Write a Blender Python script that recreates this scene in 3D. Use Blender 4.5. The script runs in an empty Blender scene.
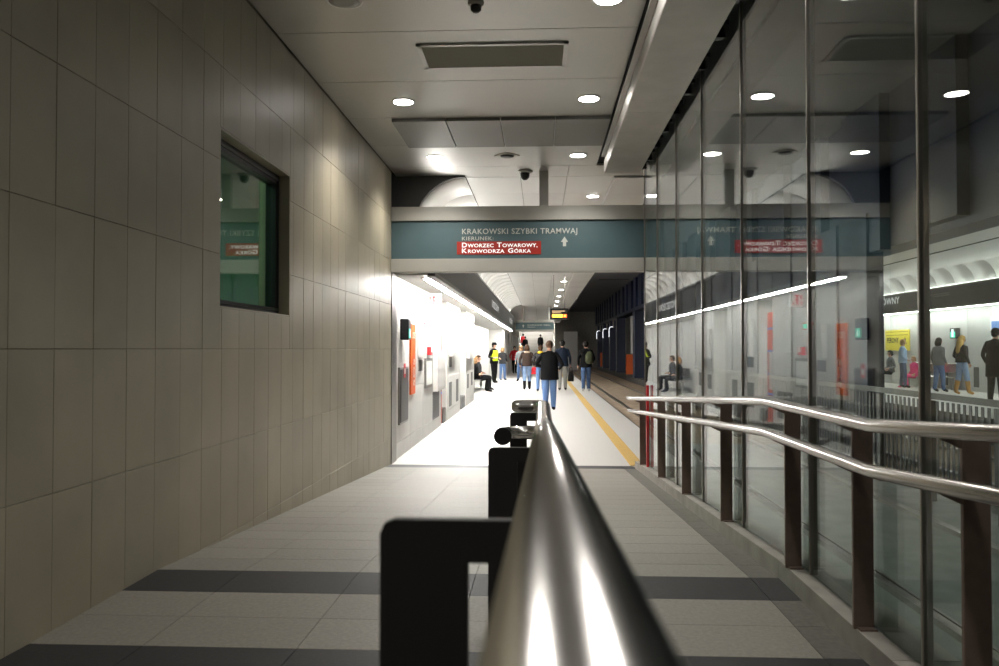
import bpy, bmesh, math, random
from mathutils import Vector, Matrix

random.seed(7)
sc = bpy.context.scene
COL = sc.collection
# ------------------------------------------------------------------ camera
F, YAW, PIT, HC = 820.0, math.atan(41.5 / 820), math.atan(16 / 820), 1.52
cam_d = bpy.data.cameras.new('camera')
cam = bpy.data.objects.new('camera', cam_d)
COL.objects.link(cam)
cam.location = (0, 0, HC)
cam.rotation_euler = (math.pi / 2 + PIT, 0, YAW)
cam_d.sensor_width = 36.0
cam_d.lens = F / 999 * 36.0
cam_d.clip_start = 0.01
cam_d.clip_end = 300
cam_d.dof.use_dof = True
cam_d.dof.focus_distance = 10.0
cam_d.dof.aperture_fstop = 7.5
sc.camera = cam
# ------------------------------------------------------------------ world, exposure
w = bpy.data.worlds.new('underground')
sc.world = w
w.use_nodes = True
w.node_tree.nodes['Background'].inputs[0].default_value = (0.9, 0.95, 1.0, 1)
w.node_tree.nodes['Background'].inputs[1].default_value = 0.02
sc.view_settings.view_transform = 'Standard'
sc.view_settings.look = 'None'
sc.view_settings.gamma = 1.0
sc.view_settings.use_curve_mapping = False
sc.view_settings.exposure = 1.0
sc.cycles.use_denoising = True
sc.cycles.max_bounces = 8
sc.cycles.diffuse_bounces = 4
sc.cycles.glossy_bounces = 5
sc.cycles.transparent_max_bounces = 24
sc.cycles.caustics_reflective = False
sc.cycles.caustics_refractive = False
sc.cycles.sample_clamp_indirect = 4.0
# light levels of the place's own lamps, shared by the added ones
CORRIDOR_SPOT = 75.0
CORRIDOR_DISC = 26.0
PLATFORM_DISC = 55.0
PLATFORM_SPOT = 55.0
STRIP = 95.0
COVE = 26.0

# ------------------------------------------------------------------ pixel helpers (directions only)
_fw = Vector((-math.sin(YAW) * math.cos(PIT), math.cos(YAW) * math.cos(PIT), math.sin(PIT)))
_rt = Vector((math.cos(YAW), math.sin(YAW), 0))
_up = _rt.cross(_fw)
def ray(x, y): return _fw + _rt * ((x - 499.5) / F) - _up * ((y - 333) / F)
def onX(x, y, X):
    r = ray(x, y); t = X / r.x; return t * r.y, HC + t * r.z
def onY(x, y, Y):
    r = ray(x, y); t = Y / r.y; return t * r.x, HC + t * r.z
def onZ(x, y, Z):
    r = ray(x, y); t = (Z - HC) / r.z; return t * r.x, t * r.y

# ------------------------------------------------------------------ materials
MATS = {}
def mat(name, col, rough=0.5, metal=0.0, var=0.0, noise=0.0, nscale=20.0, bump=0.0, bscale=200.0, emit=None, es=0.0, spec=0.5, grain=None, aniso=0):
    m = bpy.data.materials.new(name); m.use_nodes = True
    nt = m.node_tree; b = nt.nodes['Principled BSDF']
    b.inputs['Base Color'].default_value = (*col, 1)
    b.inputs['Roughness'].default_value = rough
    b.inputs['Metallic'].default_value = metal
    b.inputs['Specular IOR Level'].default_value = spec
    src = None
    tc = nt.nodes.new('ShaderNodeTexCoord')
    geo = nt.nodes.new('ShaderNodeNewGeometry')
    if noise or var:
        val = None
        if noise:
            n = nt.nodes.new('ShaderNodeTexNoise'); n.inputs['Scale'].default_value = nscale
            n.inputs['Detail'].default_value = 6
            if grain:
                mp = nt.nodes.new('ShaderNodeMapping'); mp.inputs['Scale'].default_value = grain
                nt.links.new(geo.outputs['Position'], mp.inputs['Vector']); nt.links.new(mp.outputs[0], n.inputs['Vector'])
            else:
                nt.links.new(geo.outputs['Position'], n.inputs['Vector'])
            mr = nt.nodes.new('ShaderNodeMapRange')
            mr.inputs['From Min'].default_value = 0.25; mr.inputs['From Max'].default_value = 0.75
            mr.inputs['To Min'].default_value = 1 - noise; mr.inputs['To Max'].default_value = 1 + noise
            nt.links.new(n.outputs['Fac'], mr.inputs['Value']); val = mr.outputs[0]
        if var:
            oi = nt.nodes.new('ShaderNodeObjectInfo')
            m2 = nt.nodes.new('ShaderNodeMapRange')
            m2.inputs['To Min'].default_value = 1 - var; m2.inputs['To Max'].default_value = 1 + var
            nt.links.new(oi.outputs['Random'], m2.inputs['Value'])
            if val is None: val = m2.outputs[0]
            else:
                mu = nt.nodes.new('ShaderNodeMath'); mu.operation = 'MULTIPLY'
                nt.links.new(val, mu.inputs[0]); nt.links.new(m2.outputs[0], mu.inputs[1]); val = mu.outputs[0]
        vm = nt.nodes.new('ShaderNodeVectorMath'); vm.operation = 'SCALE'
        vm.inputs[0].default_value = col
        nt.links.new(val, vm.inputs['Scale']); nt.links.new(vm.outputs[0], b.inputs['Base Color'])
    if bump:
        n2 = nt.nodes.new('ShaderNodeTexNoise'); n2.inputs['Scale'].default_value = bscale; n2.inputs['Detail'].default_value = 4
        nt.links.new(geo.outputs['Position'], n2.inputs['Vector'])
        bp = nt.nodes.new('ShaderNodeBump'); bp.inputs['Strength'].default_value = bump; bp.inputs['Distance'].default_value = 0.002
        nt.links.new(n2.outputs['Fac'], bp.inputs['Height']); nt.links.new(bp.outputs[0], b.inputs['Normal'])
    if emit:
        b.inputs['Emission Color'].default_value = (*emit, 1); b.inputs['Emission Strength'].default_value = es
    MATS[name] = m
    return m

def glass_mat(name, tint, f0=0.05, rough=0.0, gcol=1.0):
    m = bpy.data.materials.new(name); m.use_nodes = True
    nt = m.node_tree; nt.nodes.clear()
    out = nt.nodes.new('ShaderNodeOutputMaterial')
    g = nt.nodes.new('ShaderNodeNewGeometry')
    dt = nt.nodes.new('ShaderNodeVectorMath'); dt.operation = 'DOT_PRODUCT'
    nt.links.new(g.outputs['Incoming'], dt.inputs[0]); nt.links.new(g.outputs['Normal'], dt.inputs[1])
    def math_n(op, a, b=None):
        k = nt.nodes.new('ShaderNodeMath'); k.operation = op
        for i, v in enumerate((a, b)):
            if v is None: continue
            if isinstance(v, (int, float)): k.inputs[i].default_value = v
            else: nt.links.new(v, k.inputs[i])
        return k.outputs[0]
    c = math_n('ABSOLUTE', dt.outputs['Value'])
    s = math_n('POWER', math_n('SUBTRACT', 1.0, c), 5.0)
    fac = math_n('ADD', math_n('MULTIPLY', s, 1 - f0), f0)
    tr = nt.nodes.new('ShaderNodeBsdfTransparent'); tr.inputs[0].default_value = (*tint, 1)
    gl = nt.nodes.new('ShaderNodeBsdfGlossy'); gl.inputs['Roughness'].default_value = rough
    gl.inputs[0].default_value = (gcol, gcol, gcol, 1)
    mx = nt.nodes.new('ShaderNodeMixShader')
    nt.links.new(fac, mx.inputs[0]); nt.links.new(tr.outputs[0], mx.inputs[1]); nt.links.new(gl.outputs[0], mx.inputs[2])
    nt.links.new(mx.outputs[0], out.inputs[0])
    MATS[name] = m
    return m

mat('stone', (0.36, 0.325, 0.24), 0.42, var=0.06, noise=0.16, nscale=1.6, bump=0.12, bscale=90)
mat('joint', (0.19, 0.17, 0.135), 0.9)
mat('floor_joint', (0.22, 0.21, 0.185), 0.9)
mat('granite', (0.255, 0.24, 0.208), 0.55, var=0.05, noise=0.16, nscale=60, bump=0.5, bscale=110)
mat('granite_dark', (0.028, 0.028, 0.030), 0.55, spec=0.3, var=0.08, noise=0.25, nscale=60, bump=0.4, bscale=110)
mat('granite_mid', (0.13, 0.125, 0.108), 0.5, var=0.06, noise=0.25, nscale=40, bump=0.4, bscale=110)
mat('platform_floor', (0.62, 0.60, 0.57), 0.35, noise=0.05, nscale=30, bump=0.15, bscale=120)
mat('concrete', (0.33, 0.31, 0.275), 0.7, noise=0.2, nscale=6, bump=0.3, bscale=60)
mat('ceiling_metal', (0.50, 0.49, 0.46), 0.38, metal=0.55, var=0.04, noise=0.03, nscale=2)
mat('ceiling_mesh', (0.20, 0.195, 0.18), 0.45, metal=0.5, noise=0.15, nscale=300)
mat('beam_metal', (0.42, 0.40, 0.365), 0.4, metal=0.5, noise=0.10, nscale=5)
mat('dark_void', (0.02, 0.02, 0.02), 0.8)
mat('steel', (0.62, 0.60, 0.57), 0.24, metal=1.0, noise=0.05, nscale=40)
mat('steel_polish', (0.90, 0.89, 0.88), 0.19, metal=1.0, noise=0.05, nscale=60)
mat('steel_dull', (0.30, 0.29, 0.27), 0.4, metal=0.8, noise=0.08, nscale=30)
mat('post_brown', (0.19, 0.14, 0.115), 0.45, metal=0.3, noise=0.10, nscale=25)
mat('post_black', (0.010, 0.010, 0.010), 0.5, metal=0.2)
mat('fence_dark', (0.09, 0.09, 0.085), 0.5, metal=0.3)
mat('mullion', (0.30, 0.285, 0.26), 0.28, metal=0.9)
mat('black_frame', (0.012, 0.012, 0.014), 0.4)
mat('sign_grey', (0.37, 0.365, 0.33), 0.5, noise=0.03, nscale=8)
mat('sign_teal', (0.070, 0.120, 0.132), 0.45, noise=0.03, nscale=8)
mat('sign_red', (0.36, 0.020, 0.010), 0.5)
mat('lettering', (0.52, 0.54, 0.50), 0.5)
mat('lettering_bright', (0.9, 0.9, 0.88), 0.5, emit=(1, 1, 1), es=0.25)
mat('platform_wall', (0.56, 0.55, 0.52), 0.55, var=0.05, noise=0.06, nscale=3, bump=0.1, bscale=60)
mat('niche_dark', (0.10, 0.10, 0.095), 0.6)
mat('fascia', (0.075, 0.075, 0.072), 0.45, noise=0.06, nscale=5)
mat('fascia_edge', (0.22, 0.215, 0.20), 0.45)
mat('cove_metal', (0.72, 0.71, 0.68), 0.33, metal=0.35, var=0.03)
mat('platform_ceiling', (0.62, 0.61, 0.58), 0.35, metal=0.4, var=0.05)
mat('track_ceiling', (0.062, 0.064, 0.070), 0.8, noise=0.2, nscale=2)
mat('track_bed', (0.33, 0.25, 0.17), 0.8, noise=0.35, nscale=5, bump=0.6, bscale=30)
mat('track_slab', (0.26, 0.27, 0.25), 0.6, noise=0.2, nscale=4, bump=0.3, bscale=40)
mat('rail_steel', (0.30, 0.28, 0.25), 0.3, metal=0.9)
mat('edge_dark', (0.05, 0.047, 0.043), 0.7, noise=0.3, nscale=8)
mat('yellow_strip', (0.50, 0.33, 0.09), 0.55, noise=0.15, nscale=30)
mat('blue_steel', (0.011, 0.018, 0.048), 0.45, var=0.2, noise=0.1, nscale=4)
mat('orange', (0.62, 0.10, 0.01), 0.45)
mat('orange_door', (0.42, 0.05, 0.012), 0.4)
mat('blue_stripe', (0.12, 0.2, 0.6), 0.5)
mat('red', (0.62, 0.02, 0.025), 0.45)
mat('white', (0.78, 0.78, 0.76), 0.5)
mat('paper', (0.75, 0.76, 0.72), 0.7)
mat('grey_door', (0.06, 0.06, 0.057), 0.45, metal=0.3)
mat('black_plastic', (0.012, 0.012, 0.013), 0.35)
mat('exit_green', (0.0, 0.35, 0.22), 0.4, emit=(0.1, 0.9, 0.6), es=0.7)
mat('exit_white', (0.9, 0.95, 0.92), 0.4, emit=(0.8, 1.0, 0.95), es=0.9)
mat('amber', (0.9, 0.4, 0.0), 0.4, emit=(1.0, 0.42, 0.04), es=3.0)
mat('amber_dim', (0.5, 0.2, 0.0), 0.4, emit=(0.9, 0.75, 0.5), es=0.35)
mat('led_red', (0.9, 0.1, 0.0), 0.4, emit=(1.0, 0.08, 0.02), es=2.2)
mat('poster_yellow', (0.85, 0.70, 0.06), 0.55)
mat('poster_ink', (0.05, 0.045, 0.03), 0.6)
mat('poster_blue', (0.16, 0.28, 0.62), 0.5)
mat('grille', (0.50, 0.485, 0.44), 0.5, metal=0.1)
mat('lamp_ring', (0.55, 0.54, 0.52), 0.35, metal=0.4)
mat('lamp_corridor', (1, 1, 1), 0.4, emit=(1.0, 0.95, 0.90), es=CORRIDOR_DISC)
mat('lamp_platform', (1, 1, 1), 0.4, emit=(1.0, 0.97, 0.93), es=PLATFORM_DISC)
mat('lamp_strip', (1, 1, 1), 0.4, emit=(1.0, 0.985, 0.95), es=STRIP)
mat('lamp_strip_far', (1, 1, 1), 0.4, emit=(1.0, 0.985, 0.95), es=STRIP * 0.3)
mat('lamp_cove_far', (1, 1, 1), 0.4, emit=(1.0, 0.97, 0.92), es=COVE * 0.25)
mat('lamp_cove', (1, 1, 1), 0.4, emit=(1.0, 0.97, 0.92), es=COVE)
mat('painted_glint', (1, 1, 1), 0.4, emit=(0.9, 0.92, 1.0), es=1.2)
mat('lamp_off', (0.30, 0.295, 0.28), 0.35, metal=0.2)
mat('office_wall', (0.30, 0.42, 0.33), 0.7, noise=0.05, nscale=2)
mat('office_dark', (0.05, 0.085, 0.075), 0.7)
mat('fill_office', (1, 1, 1), 0.4, emit=(0.75, 1.0, 0.82), es=22.0)
mat('stair_stone', (0.33, 0.32, 0.30), 0.6, var=0.06)
glass_mat('glass', (0.88, 0.94, 0.92), 0.036, gcol=0.93)
glass_mat('window_glass', (0.55, 0.68, 0.60), 0.10)
# clothing
for nm, c in dict(skin=(0.52, 0.31, 0.22), hair_brown=(0.06, 0.032, 0.018), hair_dark=(0.012, 0.010, 0.009), hair_blond=(0.55, 0.36, 0.12),
                  hair_light=(0.35, 0.20, 0.09), black_cloth=(0.0045, 0.0045, 0.005), navy_cloth=(0.012, 0.018, 0.032),
                  charcoal_cloth=(0.035, 0.034, 0.036), brown_cloth=(0.045, 0.030, 0.024), grey_cloth=(0.16, 0.165, 0.17),
                  lightblue_cloth=(0.28, 0.40, 0.58), red_cloth=(0.62, 0.03, 0.04), pink_cloth=(0.80, 0.05, 0.22), jeans=(0.10, 0.17, 0.33),
                  jeans_light=(0.24, 0.34, 0.52), jeans_dark=(0.06, 0.10, 0.19), grey_trousers=(0.27, 0.26, 0.24), fur=(0.50, 0.40, 0.30),
                  yellow_cloth=(0.75, 0.50, 0.03), hivis=(0.62, 0.80, 0.03), tan_boots=(0.45, 0.24, 0.07), shoe_black=(0.010, 0.009, 0.009),
                  shoe_white=(0.55, 0.55, 0.53), olive=(0.05, 0.055, 0.03), eye=(0.015, 0.012, 0.010), lips=(0.35, 0.12, 0.10)).items():
    mat(nm, c, 0.85 if 'hair' not in nm else 0.6, spec=0.12, noise=0.12 if nm not in ('eye', 'lips') else 0, nscale=40)

# ------------------------------------------------------------------ object helpers
WLOC = {}
def link(o, parent=None, wloc=(0, 0, 0)):
    COL.objects.link(o)
    wl = Vector(wloc); WLOC[o.name] = wl
    if parent is not None:
        o.parent = parent
        o.location = wl - WLOC[parent.name]
    else:
        o.location = wl
    return o
def tag(o, label=None, cat=None, group=None, kind=None):
    if label: o['label'] = label
    if cat: o['category'] = cat
    if group: o['group'] = group
    if kind: o['kind'] = kind
    return o
def empty(name, loc, label=None, cat=None, group=None, kind=None):
    o = bpy.data.objects.new(name, None)
    o.empty_display_size = 0.1
    link(o, None, loc)
    return tag(o, label, cat, group, kind)
def mesh_obj(name, me, parent=None, wloc=(0, 0, 0)):
    return link(bpy.data.objects.new(name, me), parent, wloc)
def pyd(name, verts, faces, m, parent=None, smooth=False, center=True):
    """mesh from world-space vertices, origin at its bounding centre"""
    vs = [Vector(v) for v in verts]
    if center:
        lo = Vector(min(v[i] for v in vs) for i in range(3)); hi = Vector(max(v[i] for v in vs) for i in range(3))
        c = (lo + hi) / 2
    else: c = Vector((0, 0, 0))
    me = bpy.data.meshes.new(name)
    me.from_pydata([v - c for v in vs], [], faces)
    ms = m if isinstance(m, (list, tuple)) else [m]
    for k in ms: me.materials.append(MATS[k])
    if smooth: me.polygons.foreach_set('use_smooth', [True] * len(me.polygons))
    me.update()
    return mesh_obj(name, me, parent, c)
BF = [(0, 3, 2, 1), (4, 5, 6, 7), (0, 1, 5, 4), (1, 2, 6, 5), (2, 3, 7, 6), (3, 0, 4, 7)]
_cache = {}
def box_mesh(sx, sy, sz, m, bev=0.0):
    key = (round(sx, 4), round(sy, 4), round(sz, 4), m, bev)
    if key in _cache: return _cache[key]
    me = bpy.data.meshes.new('piece')
    bm = bmesh.new()
    vs = [bm.verts.new((x * sx / 2, y * sy / 2, z * sz / 2)) for z in (-1, 1) for x, y in ((-1, -1), (1, -1), (1, 1), (-1, 1))]
    for f in BF: bm.faces.new([vs[i] for i in f])
    if bev:
        bmesh.ops.bevel(bm, geom=list(bm.edges), offset=bev, segments=1, affect='EDGES', clamp_overlap=True)
    bm.to_mesh(me); bm.free()
    me.materials.append(MATS[m])
    _cache[key] = me
    return me
def box(name, x0, x1, y0, y1, z0, z1, m, parent=None, bev=0.0):
    me = box_mesh(x1 - x0, y1 - y0, z1 - z0, m, bev)
    return mesh_obj(name, me, parent, ((x0 + x1) / 2, (y0 + y1) / 2, (z0 + z1) / 2))
def boxes(name, lst, m, parent=None):
    vs, fs = [], []
    for (x0, x1, y0, y1, z0, z1) in lst:
        b = len(vs)
        vs += [(x0, y0, z0), (x1, y0, z0), (x1, y1, z0), (x0, y1, z0), (x0, y0, z1), (x1, y0, z1), (x1, y1, z1), (x0, y1, z1)]
        fs += [tuple(i + b for i in f) for f in BF]
    return pyd(name, vs, fs, m, parent)
def prism(name, poly, axis, a0, a1, m, parent=None):
    """extrude a 2D polygon along an axis; poly coords: axis y -> (x,z); x -> (y,z); z -> (x,y)"""
    n = len(poly); vs = []
    for a in (a0, a1):
        for (p, q) in poly:
            vs.append({'y': (p, a, q), 'x': (a, p, q), 'z': (p, q, a)}[axis])
    fs = [tuple(range(n - 1, -1, -1)), tuple(range(n, 2 * n))] + [(i, (i + 1) % n, (i + 1) % n + n, i + n) for i in range(n)]
    o = pyd(name, vs, fs, m, parent)
    bm = bmesh.new(); bm.from_mesh(o.data); bmesh.ops.recalc_face_normals(bm, faces=bm.faces); bm.to_mesh(o.data); bm.free()
    return o
def tube_geo(pts, r, n=16, caps=True, dome=False):
    pts = [Vector(p) for p in pts]; vs, fs = [], []
    rs = r if isinstance(r, (list, tuple)) else [r] * len(pts)
    up = None
    for i, p in enumerate(pts):
        d0 = (pts[i] - pts[i - 1]).normalized() if i else (pts[1] - pts[0]).normalized()
        d1 = (pts[i + 1] - pts[i]).normalized() if i < len(pts) - 1 else d0
        t = (d0 + d1).normalized()
        if up is None:
            up = Vector((0, 0, 1)) if abs(t.z) < 0.9 else Vector((0, 1, 0))
        a = t.cross(up).normalized(); b = a.cross(t).normalized()
        up = b
        k = 1 / max(0.5, t.dot(d0))
        mit = (d1 - d0)
        for j in range(n):
            an = 2 * math.pi * j / n
            off = a * math.cos(an) * rs[i] + b * math.sin(an) * rs[i]
            if mit.length > 1e-5:
                mm = mit.normalized(); off = off + mm * off.dot(mm) * (k - 1)
            vs.append(p + off)
    for i in range(len(pts) - 1):
        for j in range(n):
            q = (j + 1) % n
            fs.append((i * n + j, i * n + q, (i + 1) * n + q, (i + 1) * n + j))
    if caps:
        fs.append(tuple(range(n - 1, -1, -1))); fs.append(tuple(range((len(pts) - 1) * n, len(pts) * n)))
    return vs, fs
def tube(name, pts, r, m, parent=None, n=16, smooth=True):
    vs, fs = tube_geo(pts, r, n)
    o = pyd(name, vs, fs, m, parent)
    bm = bmesh.new(); bm.from_mesh(o.data); bmesh.ops.recalc_face_normals(bm, faces=bm.faces); bm.to_mesh(o.data); bm.free()
    if smooth:
        for p in o.data.polygons: p.use_smooth = len(p.vertices) == 4
    return o
def lathe(name, prof, loc, m, parent=None, n=24, smooth=True):
    vs, fs = [], []
    for (r, z) in prof:
        for j in range(n):
            a = 2 * math.pi * j / n; vs.append((loc[0] + r * math.cos(a), loc[1] + r * math.sin(a), loc[2] + z))
    for i in range(len(prof) - 1):
        for j in range(n):
            q = (j + 1) % n; fs.append((i * n + j, i * n + q, (i + 1) * n + q, (i + 1) * n + j))
    fs.append(tuple(range(n - 1, -1, -1))); fs.append(tuple(range((len(prof) - 1) * n, len(prof) * n)))
    o = pyd(name, vs, fs, m, parent)
    bm = bmesh.new(); bm.from_mesh(o.data); bmesh.ops.recalc_face_normals(bm, faces=bm.faces); bm.to_mesh(o.data); bm.free()
    if smooth:
        for p in o.data.polygons: p.use_smooth = len(p.vertices) == 4
    return o
_txt = {}
def glyphs(s, bold=0.012):
    """flat mesh data of a text run, cap height about 0.7, returns verts (x,y) and faces, advance"""
    if (s, bold) in _txt: return _txt[(s, bold)]
    cu = bpy.data.curves.new('txt', 'FONT'); cu.body = s; cu.size = 1; cu.offset = bold; cu.resolution_u = 3; cu.space_character = 1.08
    ob = bpy.data.objects.new('txt', cu); COL.objects.link(ob)
    bpy.context.view_layer.update()
    dg = bpy.context.evaluated_depsgraph_get()
    me = bpy.data.meshes.new_from_object(ob.evaluated_get(dg))
    vs = [tuple(v.co[:2]) for v in me.vertices]; fs = [tuple(p.vertices) for p in me.polygons]
    adv = max([v[0] for v in vs] or [0.3])
    bpy.data.objects.remove(ob); bpy.data.curves.remove(cu); bpy.data.meshes.remove(me)
    _txt[(s, bold)] = (vs, fs, adv)
    return _txt[(s, bold)]
def lettering(name, runs, org, ux, uy, width, cap, m, parent, smallcaps=False, bold=0.012, space=0.35):
    """text laid on a plane: org = left baseline point, ux/uy unit axes, fitted to width, capital height cap"""
    parts = []
    x = 0.0
    for wi, wd in enumerate(runs.split(' ')):
        segs = [(wd, 1.0)]
        if smallcaps:
            segs = [(wd[0], 1.0), (wd[1:], 0.76)]
        for s, k in segs:
            if not s: continue
            vs, fs, adv = glyphs(s, bold)
            parts.append((wi, x, k, vs, fs)); x += adv * k + 0.09
        x += space
    x -= space + 0.09
    sx = width / x; sy = cap / 0.73
    ux, uy, org = Vector(ux), Vector(uy), Vector(org)
    nrm = ux.cross(uy)
    o = None
    for wi in range(runs.count(' ') + 1):
        V, FS = [], []
        for pw_, x0, k, vs, fs in parts:
            if pw_ != wi: continue
            b = len(V)
            V += [org + ux * ((x0 + v[0] * k) * sx) + uy * (v[1] * k * sy) + nrm * 0.002 for v in vs]
            FS += [tuple(i + b for i in f) for f in fs]
        o = pyd(name, V, FS, m, parent)
    return o

# ================================================================== SETTING: levels
XL, XG, ZC = -1.98, 1.26, 3.88            # left wall face, glass plane, ceiling
Y0, Y1, YT = 2.85, 4.17, 10.75            # landing start / end, toe of the ramp
ZL = 0.38                                 # landing level above the platform
SU, SD = 0.0675, ZL / (YT - Y1)           # slope of the upper / lower ramp
def zf(y):
    if y >= YT: return 0.0
    if y >= Y1: return (YT - y) * SD
    if y >= Y0: return ZL
    return ZL + (Y0 - y) * SU
YB = -3.0                                 # back end of the built corridor

# floor of the corridor: backing slab (joint colour) + tiles
prof = [(YB, zf(YB)), (Y0, ZL), (Y1, ZL), (YT, 0)]
fl = prism('floor', [(y, z - 0.012) for y, z in prof] + [(YT, -0.5), (YB, -0.5)], 'x', XL - 0.02, 1.24, 'floor_joint')
tag(fl, 'grey granite tiled ramp with a level landing between wall and glass', 'floor', kind='structure')
def tile(x0, x1, y0, y1, m, gap=0.0014):
    za, zb = zf(y0 + 1e-6), zf(y1 - 1e-6)
    x0 += gap; x1 -= gap; y0 += gap; y1 -= gap
    t = 0.02
    vs = [(x0, y0, za - t), (x1, y0, za - t), (x1, y1, zb - t), (x0, y1, zb - t), (x0, y0, za), (x1, y0, za), (x1, y1, zb), (x0, y1, zb)]
    pyd('floor_tile', vs, BF, m, fl)
xs = [XL, -1.53, -0.93, -0.33, 0.27, 1.04]
def tile_rows(ya, yb, n):
    for i in range(n):
        a = ya + (yb - ya) * i / n; b = ya + (yb - ya) * (i + 1) / n
        for k in range(len(xs) - 1): tile(xs[k], xs[k + 1], a, b, 'granite')
        tile(1.04, 1.185, a, b, 'granite_mid')
def stripe(a, b):
    for k in range(len(xs) - 1): tile(xs[k], xs[k + 1], a, b, 'granite_dark')
    tile(1.04, 1.185, a, b, 'granite_dark')
stripe(YT - 0.42, YT)
tile_rows(Y1, YT - 0.42, 20)
stripe(Y1 - 0.37, Y1)
tile_rows(3.10, Y1 - 0.37, 2)
stripe(2.72, 3.10)
tile_rows(0.4, 2.72, 8)
stripe(0.03, 0.4)

# kerb under the glass: stone blocks following the slope
kerb = prism('trim_1', [(y, z - 0.02) for y, z in prof] + [(YT, -0.5), (YB, -0.5)], 'x', 1.225, 1.40, 'concrete')
tag(kerb, 'grey stone kerb running under the glass partition beside the ramp', 'kerb', kind='structure')
ky = [-0.6, 0.6, 1.75, Y0, Y1, 5.5, 6.8, 8.1, 9.4, YT - 0.32]
for a, b in zip(ky[:-1], ky[1:]):
    za, zb = zf(a + 1e-6), zf(b - 1e-6); a += 0.002; b -= 0.002
    x0, x1 = 1.18, 1.41; h = 0.09
    vs = [(x0, a, za - .02), (x1, a, za - .02), (x1, b, zb - .02), (x0, b, zb - .02), (x0, a, za + h), (x1, a, za + h), (x1, b, zb + h), (x0, b, zb + h)]
    pyd('kerb_block', vs, BF, 'concrete', kerb)

# left wall: backing with window opening + stone panels
WY0, WY1, WZ0, WZ1 = 4.955, 6.37, 1.775, 2.895
wl = boxes('wall_left', [(XL - 0.25, XL - 0.012, YB, WY0, -0.3, 4.1), (XL - 0.25, XL - 0.012, WY1, YT, -0.3, 4.1),
                         (XL - 0.25, XL - 0.012, WY0, WY1, -0.3, WZ0), (XL - 0.25, XL - 0.012, WY0, WY1, WZ1, 4.1)], 'joint')
tag(wl, 'beige stone panelled wall running along the left of the ramp', 'wall', kind='structure')
def sub_rect(a, b, c, d):
    """panel (y a..b, z c..d) minus the window opening"""
    if b <= WY0 or a >= WY1 or d <= WZ0 or c >= WZ1: return [(a, b, c, d)]
    out = []
    if a < WY0: out.append((a, WY0, c, d)); a = WY0
    if b > WY1: out.append((WY1, b, c, d)); b = WY1
    if c < WZ0: out.append((a, b, c, WZ0))
    if d > WZ1: out.append((a, b, WZ1, d))
    return [r for r in out if r[1] - r[0] > 0.01 and r[3] - r[2] > 0.01]
PW, PH = 0.292, 0.586
yj = [2.951 + PW * k for k in range(-8, 28) if 2.951 + PW * k < YT - 0.05] + [YT]
for i in range(len(yj) - 1):
    for r in range(-3, 4):
        z0 = 1.52 + PH * r; z1 = z0 + PH
        z1 = min(z1, ZC + 0.0)
        zlow = max(z0, zf(yj[i + 1]) - 0.01) if z1 > zf(yj[i + 1]) else None
        if zlow is None or z1 - zlow < 0.02: continue
        for (a, b, c, d) in sub_rect(yj[i], yj[i + 1], zlow, z1):
            dx = random.uniform(0, 0.0018)
            box('stone_panel', XL - 0.03, XL + dx, a + 0.0013, b - 0.0013, c + 0.0013, d - 0.0013, 'stone', wl, bev=0.0015)
# window
win = empty('window_1', (XL - 0.1, (WY0 + WY1) / 2, WZ0), 'dark framed fixed window recessed in the stone wall', 'window', kind='structure')
d = 0.012
boxes('window_reveal', [(XL - 0.24, XL - 0.001, WY0, WY0 + d, WZ0, WZ1), (XL - 0.24, XL - 0.001, WY1 - d, WY1, WZ0, WZ1),
                        (XL - 0.24, XL - 0.001, WY0, WY1, WZ0, WZ0 + d), (XL - 0.24, XL - 0.001, WY0, WY1, WZ1 - d, WZ1)], 'stone', win)
fw_ = 0.075; xa, xb = XL - 0.17, XL - 0.085
ya, yb, za, zb = WY0 + d, WY1 - d, WZ0 + d, WZ1 - d
boxes('window_frame', [(xa, xb, ya, ya + fw_, za, zb), (xa, xb, yb - fw_, yb, za, zb), (xa, xb, ya, yb, za, za + fw_ * .7), (xa, xb, ya, yb, zb - fw_, zb)], 'black_frame', win)
fi = 0.02
boxes('window_bead', [(xb, xb + .012, ya + .03, ya + .03 + fi, za + .03, zb - .03), (xb, xb + .012, yb - .03 - fi, yb - .03, za + .03, zb - .03),
                      (xb, xb + .012, ya + .03, yb - .03, za + .03, za + .03 + fi), (xb, xb + .012, ya + .03, yb - .03, zb - .03 - fi, zb - .03)], 'black_plastic', win)
box('window_pane', xa + .035, xa + .047, ya + fw_ - .01, yb - fw_ + .01, za + .04, zb - fw_ + .01, 'window_glass', win)
# room behind the window
for nm_, lb_, q_ in (('wall_office_back', 'dim green back wall of the room behind the window', (-5.1, -5.0, 3.0, 9.0, 0.4, 3.6)), ('wall_office_near', 'dim green near side wall of the room behind the window', (-5.0, XL - 0.25, 2.9, 3.0, 0.4, 3.6)),
                     ('wall_office_far', 'dim green far side wall of the room behind the window', (-5.0, XL - 0.25, 9.0, 9.1, 0.4, 3.6)), ('ceiling', 'dim ceiling of the room behind the window', (-5.0, XL - 0.25, 3.0, 9.0, 3.51, 3.6)),
                     ('floor', 'dim floor of the room behind the window', (-5.0, XL - 0.25, 3.0, 9.0, 0.4, 0.5))):
    tag(box(nm_, *q_, 'office_wall'), lb_, 'wall' if 'wall' in nm_ else nm_, kind='structure')
dk = empty('office_desk', (-3.0, 6.9, 0.5), 'dark office desk behind the window in the stone wall', 'desk')
box('desk_top', -3.9, -2.4, 5.4, 8.4, 1.42, 1.46, 'office_dark', dk)
box('desk_panel', -3.8, -3.75, 5.5, 8.3, 0.5, 1.42, 'office_dark', dk)
box('desk_panel', -2.5, -2.45, 5.5, 8.3, 0.5, 1.42, 'office_dark', dk)
sp = empty('document_tray', (-2.75, 5.95, 1.46), 'white document tray on the desk behind the window', 'tray')
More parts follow.
